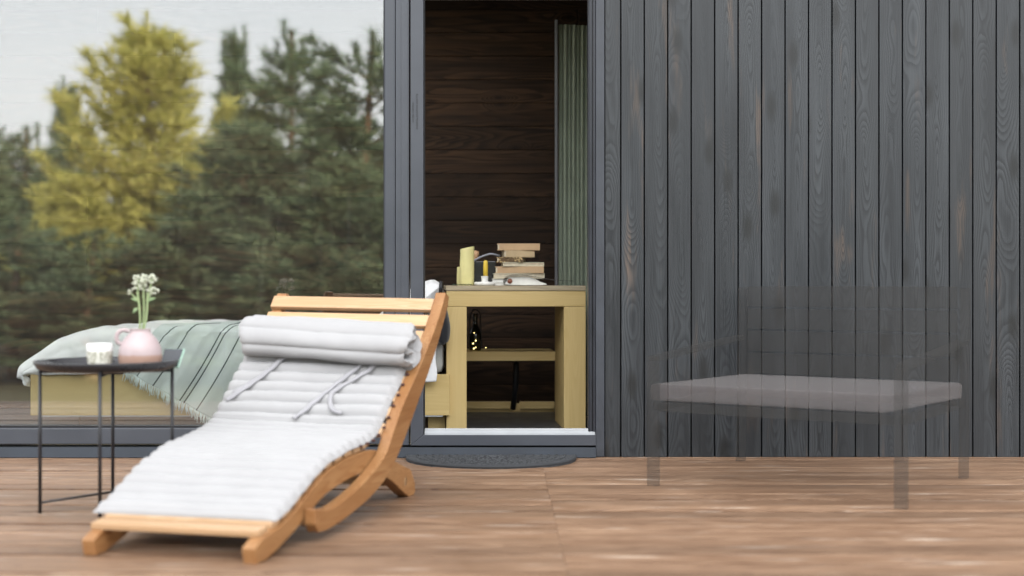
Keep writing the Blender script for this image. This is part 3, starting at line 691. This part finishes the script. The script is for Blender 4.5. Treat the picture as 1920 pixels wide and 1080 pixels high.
# throw blanket with dark stripes and fringe
def throw(s, t):                                # s across the stripes, t from the hem upwards
    Tp = Vector((lerp(285, 540, s), lerp(628, 626, s))); Bp = Vector((lerp(236, 440, s), lerp(694, 808, s)))
    fold = .014 * mn.noise(Vector((s * 7, t * 1.5, 3))) + .007 * mn.noise(Vector((s * 17, t * 2, 9))) + .008 * math.sin(s * 24 + t * 4)
    if t < .55:
        q = t / .55; x = lerp(Bp.x, Tp.x, q + .09 * math.sin(q * 3.14) * (.3 + .5 * s)); yv = lerp(Bp.y, Tp.y, q); d = DB - .072 - .02 * math.sin(q * math.pi) + fold * (1.2 - .5 * q)
        w = P(x, yv, DB - .06); return Vector((w.x, d, w.z))
    q = (t - .55) / .45; w = P(Tp.x, Tp.y, DB - .06); a = min(1, q / .16) * math.pi / 2
    y = DB - .072 + .055 * (1 - math.cos(a)) + max(0, q - .16) * .85 + fold * .4; z = w.z + (ZT2 + .022 - w.z) * math.sin(a) + fold * .8 + .012 * math.exp(-((s - .42 - q * .2) / .03) ** 2) * math.sin(a)
    return Vector((w.x + q * .22 + .02 * math.sin(q * 9), y, z))
m = MB(); NU, NV = 110, 110; m.grid(throw, NU, NV); th_ = m.build('throw_blanket', M['throw'], label='mint green throw with dark stripes and fringe hanging off the bed', cat='blanket')
uv = th_.data.uv_layers.new(name='UVMap')
for lp in th_.data.loops:
    i, j = divmod(lp.vertex_index, NV + 1); uv.data[lp.index].uv = (i / NU, j / NV)
sf = th_.modifiers.new('thickness', 'SOLIDIFY'); sf.thickness = .005
m = MB(); rr = random.Random(8)
for i in range(120):
    s = (i + rr.uniform(-.3, .3)) / 119; s = max(0, min(1, s)); p = throw(s, 0); ln = rr.uniform(.035, .055); kx = rr.uniform(-.016, .012)
    m.tube([p, p + Vector((kx * .3 - .004, -.004, -ln * .5)), p + Vector((kx - .004, rr.uniform(-.01, .004), -ln))], [.0024, .0026, .0014], 5)
m.build('fringe', M['fringe'], th_)
# pillow, black cushion, hanging sheet at the head end
def pillow(name, c, sx, sy, sz, mat, rot, **k):
    o = empty(name, c, **k); o.rotation_euler = rot; mb = MB()
    def f(sign):
        def g(a, b):
            u, v = a * 2 - 1, b * 2 - 1; e = (max(0, (1 - abs(u) ** 2.6)) * max(0, (1 - abs(v) ** 2.6))) ** .42
            pin = 1 - .07 * (abs(u * v)); wr = .05 * mn.noise(Vector((u * 2.2, v * 2.2, c[0] * 7 + sign)))
            return Vector((u * sx * pin, v * sy * pin, sign * sz * (e + wr * e)))
        return g
    mb.grid(f(1), 30, 30); mb.grid(f(-1), 30, 30, flip=True); mb.build('cover', mat, o); return o
pillow('pillow', (bx(756), DB + .34, .66), .23, .30, .085, M['sheet'], (0, R(-38), R(4)), label='white pillow at the head of the bed by the counter', cat='pillow')
pillow('cushion', (bx(824), DB - .01, .605), .115, .12, .05, M['blackfab'], (0, R(82), R(6)), label='black cushion wedged between bed and yellow counter', cat='cushion')
m = MB()
def hs(a, b): return Vector((lerp(bx(770), bx(819), a) + .004 * math.sin(b * 9), DB - .048 - .004 * math.sin(a * 9) - .02 * (1 - b) * 0 + .03 * max(0, b - .8) * 5 * .3, lerp(bz(718 - 4 * a), bz(628), b)))
m.grid(hs, 20, 24); sh = m.build('sheet', M['sheet'], label='white sheet corner hanging over the bed box in the doorway', cat='sheet'); sf = sh.modifiers.new('thickness', 'SOLIDIFY'); sf.thickness = .004

# ------------------------------------------------------------------ inside: counter and things on it
DC = 7.30
def kx(px, d=DC): return (px - CX) * d / FPX
def kz(py, d=DC): return EYE - (py - CY) * d / FPX
KO = Vector((kx(968), DC, .05)); KY = R(3.3)
counter = empty('counter', KO, KY, label='pale yellow wooden counter table seen through the open doorway', cat='counter')
def kb(name, x0, y0, z0, x1, y1, z1, mat, bev=.003):
    m = MB(); m.box((x0 - KO.x, y0 - KO.y, z0 - .05), (x1 - KO.x, y1 - KO.y, z1 - .05), bev); return m.build(name, mat, counter)
kw = kx(1099) - kx(837); zt3 = kz(535.5); za = kz(545); zl = kz(575)
kb('worktop', kx(836), DC - .006, za + .0005, kx(1099.5), DC + .62, zt3, M['greytop'])
kb('apron', kx(837), DC, zl + .0005, kx(1099), DC + .03, za - .0005, M['yellowx'])
for a, b in ((837, 875), (1058, 1099)): kb('leg', kx(a), DC + .0005, .0505, kx(b), DC + .50, zl - .0005, M['yellow'])
kb('shelf', kx(875) + .001, DC + .46, .382, kx(1058) - .001, DC + .78, .433, M['yellowx'])
counter_top = zt3
m = MB(); m.box((bx(870, 8.3), 8.30, .072), (bx(960, 8.3), 8.33, .114), .003); m.box((bx(974, 8.3), 8.30, .072), (bx(1040, 8.3), 8.33, .114), .003)
m.box((bx(870, 8.3), 8.334, .0505), (bx(1040, 8.3), 8.36, .10), .003); m.build('floor_rail', M['yellowx'], label='low yellow wooden rail on the floor behind the counter', cat='rail')
m = MB(); m.tube([P(968, 680, 8.0), P(967, 720, 8.05), P(962, 766, 8.15)], .016, 8); m.build('post', M['seal'], label='black post under the counter shelf', cat='post')
# curtain
cu_ = empty('curtain', (bx(1075, 7.95), 7.95, .05), label='pale green pleated curtain right inside the doorway', cat='curtain')
def cur(a, b):
    x = lerp(bx(1047, 7.95), bx(1135, 7.95), a); ph = a * 11 * 2 * math.pi
    return Vector((x + .006 * math.sin(ph * .5 + b), 7.95 + .008 * math.sin(ph + .4 * math.sin(b * 3)) + .05 * a - .0, lerp(.06, bz(46, 7.95), b))) - cu_.location
m = MB(); m.grid(cur, 180, 20); q = m.build('cloth', fabric('pale green curtain cloth', (.27, .315, .25), weave=600), cu_); sf = q.modifiers.new('thickness', 'SOLIDIFY'); sf.thickness = .003
m = MB(); m.box((bx(1041, 7.9) - cu_.location.x, -.02, 0), (bx(1046, 7.9) - cu_.location.x, .01, bz(35, 7.9) - .05), .002); m.build('edge_post', plain('grey post', (.12, .125, .14), .4), cu_)


DK = DC + .16                                     # depth of the things on the counter
def ko(px, d=DK): return (px - CX) * d / FPX
def kh(py0, py1, d=DK): return (py1 - py0) * d / FPX
zc = counter_top + .001
def candle(px0, px1, pytop, d, mat, label):
    r = ko(px1, d) - ko(px0, d); r /= 2; h = kh(pytop, 533.5, d)
    o = empty('candle', ((ko(px0, d) + ko(px1, d)) / 2, d, zc), label=label, cat='candle')
    m = MB(); m.lathe([(0, 0), (r * .96, 0), (r, .003), (r * 1.0, h * .5), (r * .96, h * .85), (r * .98, h * .97), (r * .92, h), (r * .8, h * .985), (0, h * .95)], 36, mod=lambda a, z: 1 + (.05 * math.sin(a * 3 + 1) if z > h * .8 else .01 * math.sin(a * 5)))
    for v in m.v:
        if v.z > h * .93: v.z += r * .22 * (v.x / r)
    m.build('wax', mat, o); m = MB(); m.tube([(0, 0, h * .95), (.001, 0, h * 1.0)], .0015, 6); m.build('wick', M['wick'], o); return o
candle(862, 889, 463, DK, M['wax'], 'thick tall pale yellow pillar candle with lopsided top')
candle(856.5, 871, 498, DK + .09, M['wax'], 'shorter yellow candle half hidden left of the tall pillar candle')
candle(880, 893.5, 488, DK + .12, M['waxdeep'], 'deep yellow candle peeking out right of the tall pillar candle')
hx_ = ko(909); hd = empty('candle_holder', (hx_, DK - .03, zc), label='white saucer candle holder carrying a slim yellow candle', cat='candle holder')
m = MB(); m.lathe([(0, 0), (.052, 0), (.056, .004), (.057, .016), (.050, .018), (.022, .018), (.017, .024), (.0185, .044), (.020, .048), (.0135, .049), (.013, .03), (0, .03)], 40); m.build('dish', M['white'], hd)
o = empty('candle', (ko(910.5, DK - .03), DK - .03, zc + .0305), label='slim yellow candle standing in the white saucer holder', cat='candle')
m = MB(); hh = kh(483, 519); m.lathe([(0, 0), (.0120, 0), (.0122, hh * .7), (.0105, hh * .95), (.004, hh)], 24); m.build('wax', M['waxdeep'], o)
m = MB(); m.tube([(0, 0, hh), (.001, 0, hh + .008)], .001, 6); m.build('wick', M['wick'], o)
# book stack, bottom up: px0, px1, top py, bottom py, yaw, cover material, label
books = [(924, 986, 527.5, 533.6, 4, 'paper', 'lowest book of the stack, thin with white cover'),
         (923, 982, 521, 527.2, -3, 'paper', 'second lowest book of the stack, thin and white'),
         (924, 1020, 510.5, 520.8, 2, 'cream', 'cream book in the lower half of the stack'),
         (929, 1020, 497.3, 510.2, -2, 'tan', 'wide tan orange book in the middle of the stack'),
         (940, 1018, 489.5, 497.0, 5, 'cream', 'thin pale book directly on the wide tan orange one'),
         (934, 984, 479.8, 489.2, -9, 'gold', 'brown book with gold tooling in the upper half of the stack'),
         (942, 1000, 466.5, 479.5, 6, 'tan2', 'sand coloured book just below the topmost book'),
         (932, 1012, 453.5, 466.2, 0, 'tan', 'topmost book of the stack, tan with a pale spine')]
zb = zc
for (a, b, t0, t1, yw, mk, lb) in books:
    w_ = ko(b) - ko(a); h = kh(t0, t1) - .0003; dp = .13
    o = empty('book', ((ko(a) + ko(b)) / 2, DK + .03, zb), R(yw), label=lb, cat='book', group='books stacked on the counter')
    ct = min(.0035, h * .16)
    m = MB(); m.box((-w_ / 2, -dp / 2, 0), (w_ / 2, dp / 2, ct), .001); m.box((-w_ / 2, -dp / 2, h - ct), (w_ / 2, dp / 2, h), .001)
    face = mk in ('tan', 'tan2', 'gold')
    if face: m.box((-w_ / 2 + .012, -dp / 2, ct + .0002), (w_ / 2, -dp / 2 + ct, h - ct - .0002), .0008)     # spine faces the door
    else: m.box((w_ / 2 - ct, -dp / 2, ct + .0002), (w_ / 2, dp / 2, h - ct - .0002), .0008)
    m.build('cover', M[mk], o)
    m = MB(); m.box((-w_ / 2 + .004, -dp / 2 + (ct + .0004 if face else .004), ct + .0002), (w_ / 2 - ct - .0004, dp / 2 - .003, h - ct - .0002), .0008); m.build('pages', M['page'] if mk != 'paper' else M['white'], o)
    zb += h + .0004
# rolled magazine in front, its pages running out to the right
o = empty('magazine', (ko(985, DK - .09), DK - .09, zc), R(0), label='curled white magazine in front of the book stack', cat='magazine')
dq = DK - .09
def q3(px, py): return Vector((ko(px, dq), 0, EYE - (py - CY) * dq / FPX)) - Vector((o.location.x, 0, zc))
def sheet3(pts, dep, th, name, mat):
    c = catmull(pts, 8); m = MB(); m.grid(lambda a, b: c[int(round(a * (len(c) - 1)))] + Vector((0, lerp(-dep, dep, b), 0)), len(c) - 1, 4)
    q = m.build(name, mat, o); s_ = q.modifiers.new('thickness', 'SOLIDIFY'); s_.thickness = th; s_.offset = 0; return q
def roll_solid(pts, y0, y1, name, mat):
    c = catmull(pts, 6, True); n = len(c); m = MB(); m.add([p + Vector((0, y0, 0)) for p in c] + [p + Vector((0, y1, 0)) for p in c], [list(range(n)), list(range(n, 2 * n))[::-1]] + [[i, (i + 1) % n, n + (i + 1) % n, n + i] for i in range(n)]); return fix_normals(m.build(name, mat, o))
roll_solid([q3(951, 533.5), q3(949.5, 528), q3(953, 521), q3(962, 519.5), q3(985, 518.8), q3(1000, 521.5), q3(1012, 528), q3(1022, 534)], -.03, .05, 'pages', M['paper'])
sheet3([q3(946, 533), q3(944.5, 526), q3(950, 518.5), q3(962, 516.2), q3(985, 516.2), q3(1004, 519.5), q3(1020, 522), q3(1045, 525.5), q3(1075, 527)], .05, .002, 'cover', M['darkcov'])
m = MB(); m.tube([q3(956, 527) + Vector((0, -.034, 0)), q3(956, 527) + Vector((0, .03, 0))], .013, 16); m.build('curl', M['rust'], o)
o = empty('booklet', (ko(915), DK + .13, zc), label='blue grey booklet bent open behind the slim candle', cat='booklet'); dq = DK + .13
sheet3([q3(884, 496), q3(890, 489), q3(900, 483), q3(912, 478.5), q3(922, 476.5), q3(938, 480)], .06, .009, 'pages', M['bluegrey'])
m = MB(); m.box(q3(886, 534) + Vector((0, -.05, 0)), q3(930, 490) + Vector((0, .05, 0)), .004); m.build('stand', M['darkcov'], o)
o = empty('wooden_knob', (ko(892, DK + .2), DK + .2, zc), label='small peach knob peeking out behind the tall candle', cat='ornament')
m = MB(); m.lathe([(0, 0), (.02, 0), (.022, .01), (.008, .04), (.007, .14), (.012, .15), (.019, .165), (.017, .182), (0, .19)], 24); m.build('knob', M['peach'], o)
m = MB(); rr = random.Random(4); pts = [Vector((ko(848 + i * 2.6, DK - .09), DK - .09 + .012 * math.sin(i), zc + .003 + .003 * abs(math.sin(i * 1.7)))) for i in range(15)]
m.tube(pts, .0022, 6); m.build('cord', plain('green wire', (.03, .06, .03), .5), label='thin dark green wire lying at the foot of the candles', cat='cord')
# bottle with little lights under the counter
bd = DC + .58; o = empty('bottle', (kx(891, bd), bd, .4338), label='dark bottle with tiny golden lights on the counter shelf', cat='bottle')
m = MB(); m.lathe([(0, 0), (.030, 0), (.034, .004), (.0345, .085), (.030, .11), (.015, .135), (.0125, .15), (.0125, .19), (.0145, .192), (.0145, .202), (0, .203)], 32); m.build('body', M['bottle'], o)
for (px, py, r) in ((889, 624, .0040), (892, 638.5, .0052), (887, 644, .0055), (888.5, 653.5, .0058), (892, 651.5, .0042), (911, 652, .0035)):
    q = P(px, py, bd - .037); m = MB(); m.ball(q - o.location, r * .72); m.build('light', M['bulb'], o)
m = MB(); m.tube([(.0, -.0155, .17), (.0, -.0155, .195)], .0035, 8); m.build('foil', M['steel'], o)
m = MB(); cc = catmull([(-.028, -.01, .10), (-.03, -.01, .17), (-.018, -.01, .215), (.006, -.01, .225), (.026, -.01, .20), (.03, -.01, .12), (.035, -.01, .01)], 6); m.tube(cc, .0035, 8); m.build('wire', M['seal'], o)
# small black reading lamp by the pillow
o = empty('reading_lamp', P(826, 560, DB + .02), label='small black reading lamp head on a thin stem beside the pillow', cat='lamp'); ol = Vector(o.location)
m = MB(); m.tube([P(827, 527, DB + .02) - ol, P(826, 552, DB + .02) - ol], [.0095, .011], 14); m.build('lamp_shade', M['black'], o)
m = MB(); m.tube(catmull([P(826, 551, DB + .02) - ol, P(824.5, 560, DB + .02) - ol, P(822, 568, DB + .03) - ol, P(824, 585, DB + .06) - ol, P(828, 612, DB + .08) - ol], 6), .0035, 8); m.build('stem', M['black'], o)

# ------------------------------------------------------------------ half dissolved garden bench
FLp, FRp, BRp = Vector((.600, 5.65, 0)), Vector((1.416, 5.05, 0)), Vector((1.897, 5.85, 0)); BLp = FLp + BRp - FRp
bench = empty('garden_bench', (FLp + BRp) / 2, label='faded see-through grey garden bench with cushion before the charcoal boards', cat='bench'); bo2 = Vector(bench.location)
ev = (FRp - FLp).normalized(); dv = (BRp - FRp).normalized()
def bar(mb, a, b, w, h, up=Vector((0, 0, 1))):
    a = Vector(a) - bo2; b = Vector(b) - bo2; t = (b - a); l = t.length; t.normalize(); s = t.cross(up).normalized(); u2 = s.cross(t)
    mt = Matrix(((t.x, s.x, u2.x, a.x), (t.y, s.y, u2.y, a.y), (t.z, s.z, u2.z, a.z), (0, 0, 0, 1))); mb.box((0, -w / 2, -h / 2), (l, w / 2, h / 2), .003, M=mt); return mb
Z = Vector((0, 0, 1))
for p, h in ((FLp, .515), (FRp, .50)): bar(MB(), p, p + Z * h, .045, .03, up=dv).build('leg', M['gframe'], bench)
for p in (BLp, BRp): bar(MB(), p, p + Z * .785 + dv * .03, .045, .03, up=ev).build('leg', M['gframe'], bench)
for p, q in ((FLp, BLp), (FRp, BRp)): bar(MB(), p + Z * .505 + dv * .02, q + Z * .56 - dv * .02, .05, .022).build('armrest', M['gframe'], bench)
m = MB(); bar(m, FLp + Z * .315 + ev * .03, FRp + Z * .315 - ev * .03, .03, .035); bar(m, BLp + Z * .315 + ev * .03, BRp + Z * .315 - ev * .03, .03, .035)
bar(m, FLp + Z * .315 + dv * .03, BLp + Z * .315 - dv * .03, .03, .035); bar(m, FRp + Z * .315 + dv * .03, BRp + Z * .315 - dv * .03, .03, .035); m.build('seat_frame', M['gframe'], bench)
m = MB()
for z0 in (.40, .50, .60, .70): bar(m, BLp + Z * (z0 + .045) + ev * .03 + dv * .012, BRp + Z * (z0 + .045) - ev * .03 + dv * .012, .014, .092)
m.build('backrest', M['gframe'], bench)
ctr = (FLp + BRp) / 2 + Z * .373
bc = empty('bench_cushion', ctr, math.atan2(ev.y, ev.x), label='faded grey seat cushion on the see-through garden bench', cat='cushion')
m = MB(); hl = (FRp - FLp).length / 2 - .012; hw = (BRp - FRp).length / 2 - .06; m.box((-hl, -hw - .035, -.036), (hl - .005, hw - .03, .028), .026, smooth=True)
m.build('seat_pad', M['gcush'], bc)

# ------------------------------------------------------------------ trees behind the viewer, mirrored in the window
def pine(seed, H, Rd, dens=1.0, start=.10, lift=.35, power=.85, whorl=.30, needle=.12, ndl=11, wneed=.015, nb=6, top_thin=.12):
    rr = random.Random(seed); tr = MB(); fo = MB()
    lean = Vector((rr.uniform(-.03, .03), rr.uniform(-.03, .03), 0)) * H
    ax_ = lambda z: lean * (z / H) ** 2 + Vector((.05 * math.sin(z * 1.3 + seed), .05 * math.cos(z * 1.1 + seed), 0)) + Vector((0, 0, z))
    tr.tube([ax_(H * i / 10) for i in range(11)], [max(.008, .02 + .020 * H * (1 - i / 10) ** 1.1 * .75) for i in range(11)], 9)
    def tuft(p, dr, k=1.0):
        vs = []; fs = []
        for i in range(ndl):
            q = (dr + Vector((rr.gauss(0, .55), rr.gauss(0, .55), rr.gauss(0, .5)))).normalized(); ln = needle * k * rr.uniform(.7, 1.2)
            s_ = q.cross(Vector((rr.uniform(-1, 1), rr.uniform(-1, 1), rr.uniform(-1, 1)))).normalized() * wneed * .5; b = len(vs); st = p - dr * rr.uniform(0, .05)
            vs += [st - s_, st + s_, st + q * ln]; fs.append([b, b + 1, b + 2])
        fo.add(vs, fs)
    z = start * H
    while z < H * .93:
        t = (z / H - start) / (1 - start); Lb = Rd * ((1 - t) ** power) * (1 if t > .12 else .75 + t * 2) + top_thin * (1 - t * .4); n = nb if t < .8 else 5; a0 = rr.uniform(0, 6.28)
        for i in range(n):
            a = a0 + 6.283 * i / n + rr.uniform(-.35, .35); ln = Lb * rr.uniform(.45, 1.3); el = lift + .55 * t + rr.uniform(-.15, .15)
            dr = Vector((math.cos(a) * math.cos(el * .6), math.sin(a) * math.cos(el * .6), math.sin(el * .6))); up = Vector((0, 0, .35 * ln * lift)); o0 = ax_(z + rr.uniform(-.08, .08)); 
            bp = lambda q: o0 + dr * ln * q + up * q * q
            tr.tube([bp(q / 4) for q in range(5)], [max(.004, .012 * ln * (1 - q / 4.6)) for q in range(5)], 5)
            m_ = max(2, int(ln / .13 * dens))
            for j in range(m_):
                q = .22 + .78 * (j + rr.random()) / m_; c = bp(q); 
                for sgn in (-1, 1):
                    sd = dr.cross(Vector((0, 0, 1))).normalized() * sgn; tl = (.16 + .30 * ln * (1 - q) * rr.uniform(.5, 1)) ; td = (dr * .75 + sd * .7 + Vector((0, 0, rr.uniform(.0, .45)))).normalized()
                    nt_ = max(2, int(tl / .075))
                    for e in range(nt_): tuft(c + td * tl * (e + 1) / nt_, td)
                tuft(c, (dr + Vector((0, 0, .6))).normalized())
            tuft(bp(1.0), (dr + Vector((0, 0, .8))).normalized(), 1.3)
        z += whorl * rr.uniform(.75, 1.2) * (1 - .35 * t)
    for i in range(18): tuft(ax_(H * (.86 + .14 * i / 18)), Vector((0, 0, 1)), 1.0)
    for i in range(5):                            # candles of new growth around the leader
        a = 6.283 * i / 5 + rr.random(); hl_ = H * rr.uniform(.06, .12); b0 = ax_(H * rr.uniform(.84, .93)); o1 = Vector((math.cos(a), math.sin(a), 0)) * .18
        for j in range(9): tuft(b0 + o1 * min(1, j / 4) + Vector((0, 0, hl_ * j / 8)), Vector((o1.x, o1.y, 1)).normalized(), .8)
    return tr, fo
def mesh_of(mb, name, mat):
    me = bpy.data.meshes.new(name); me.from_pydata([tuple(v) for v in mb.v], [], mb.f); me.update(); me.materials.append(mat); return me
kinds = {}
for key, args, mat in (('gold', dict(seed=5, H=4.4, Rd=1.5, lift=1.2, power=.95, needle=.16, wneed=.02, whorl=.34, nb=6), 'nd_gold'), ('dark', dict(seed=11, H=4.3, Rd=1.6, lift=.32, power=.62, whorl=.46, needle=.16, wneed=.022), 'nd_dark'),
                       ('mid', dict(seed=21, H=4.8, Rd=1.35, lift=.9, power=.85, needle=.16, wneed=.022), 'nd_mid'), ('thin', dict(seed=33, H=4.6, Rd=1.0, lift=1.0, power=1.1, needle=.15, wneed=.02), 'nd_dark')):
    tr, fo = pine(**args); kinds[key] = (mesh_of(tr, 'trunk', M['bark']), mesh_of(fo, 'crown', M[mat]), args['H'])
GZ = -.34
def tree(key, px, dvirt, py_top, label, rz, grow=1.0, x=None, y=None, h=None):
    if x is None: x = (px - CX) * dvirt / FPX; y = 2 * (YF + .032) - dvirt; h = EYE + (CY - py_top) * dvirt / FPX - GZ
    tm, cm, H0 = kinds[key]; s = h / H0
    o = empty('pine_tree', (x, y, GZ - .02), rz, label=label, cat='tree', group='pines facing the cabin'); o.scale = (s * grow, s * grow, s)
    for nme, me in (('trunk', tm), ('crown', cm)):
        q = bpy.data.objects.new(nme, me); COL.objects.link(q); q.parent = o
    return o
RG = 'pines mirrored in the big window'
tree('gold', 275, 20, 48, 'sunlit yellow green young pine, tallest one left of centre in the window reflection', .4, 1.45)
tree('gold', 140, 19, 330, 'small yellow green pine at the left foot of the tall sunlit pine', 2.2, 1.8)
tree('gold', 360, 18.5, 300, 'yellow green pine at the right foot of the tall sunlit pine', 4.4, 1.4)
tree('thin', 446, 25, 66, 'slim dark pine with bare pointed leader right of the sunlit pine', 1.0, .85)
tree('dark', 690, 17.5, 55, 'broad dark pine with level limbs next to the window frame', 2.0, 1.15)
tree('dark', 548, 21, 55, 'dark pine with forked tip second from the window frame', 4.1, .95)
tree('mid', 470, 17, 230, 'bushy grey green pine low in front of the slim dark pine', .3, 1.9)
tree('mid', 640, 16, 300, 'low bushy grey green pine beneath the broad dark pine', 5.2, 2.2)
tree('thin', 126, 27, 160, 'thin dark pine with a bare candelabra tip standing apart at left', 3.0, 1.0)
tree('dark', 45, 24, 235, 'dark pine at the left edge of the window reflection', 1.2, 1.3)
tree('mid', -60, 21, 205, 'grey green pine beyond the left edge of the window reflection', 2.6, 1.4)
tree('dark', 30, 17, 400, 'low dark pine at the lower left of the reflection', .9, 2.4)
tree('mid', 330, 16.8, 420, 'low grey green pine before the trunk of the tall sunlit pine', 3.7, 2.6)
tree('dark', 530, 16.2, 420, 'lowest dark pine, right of centre at the foot of the mirrored trees', 1.7, 2.6)
tree('dark', 170, 16.4, 440, 'lowest dark pine at the foot of the small yellow green pine', 1.7, 2.6)
tree('mid', 740, 16.2, 400, 'low grey green pine half hidden by the window frame', 2.9, 2.4)
rr = random.Random(77)
for i in range(26):
    xx = -19 + i * 1.25 + rr.uniform(-.4, .4); yy = rr.uniform(-24, -15); key = rr.choice(['dark', 'mid', 'dark', 'mid']); hh_ = rr.uniform(3.4, 4.6) * (.9 if -11 < xx < -4 else 1.1)
    tree(key, 0, 0, 0, 'dark pine in the rear row of the mirrored woodland', rr.uniform(0, 6), 1.6, xx, yy, hh_)['group'] = 'rear row of pines in the mirrored woodland'
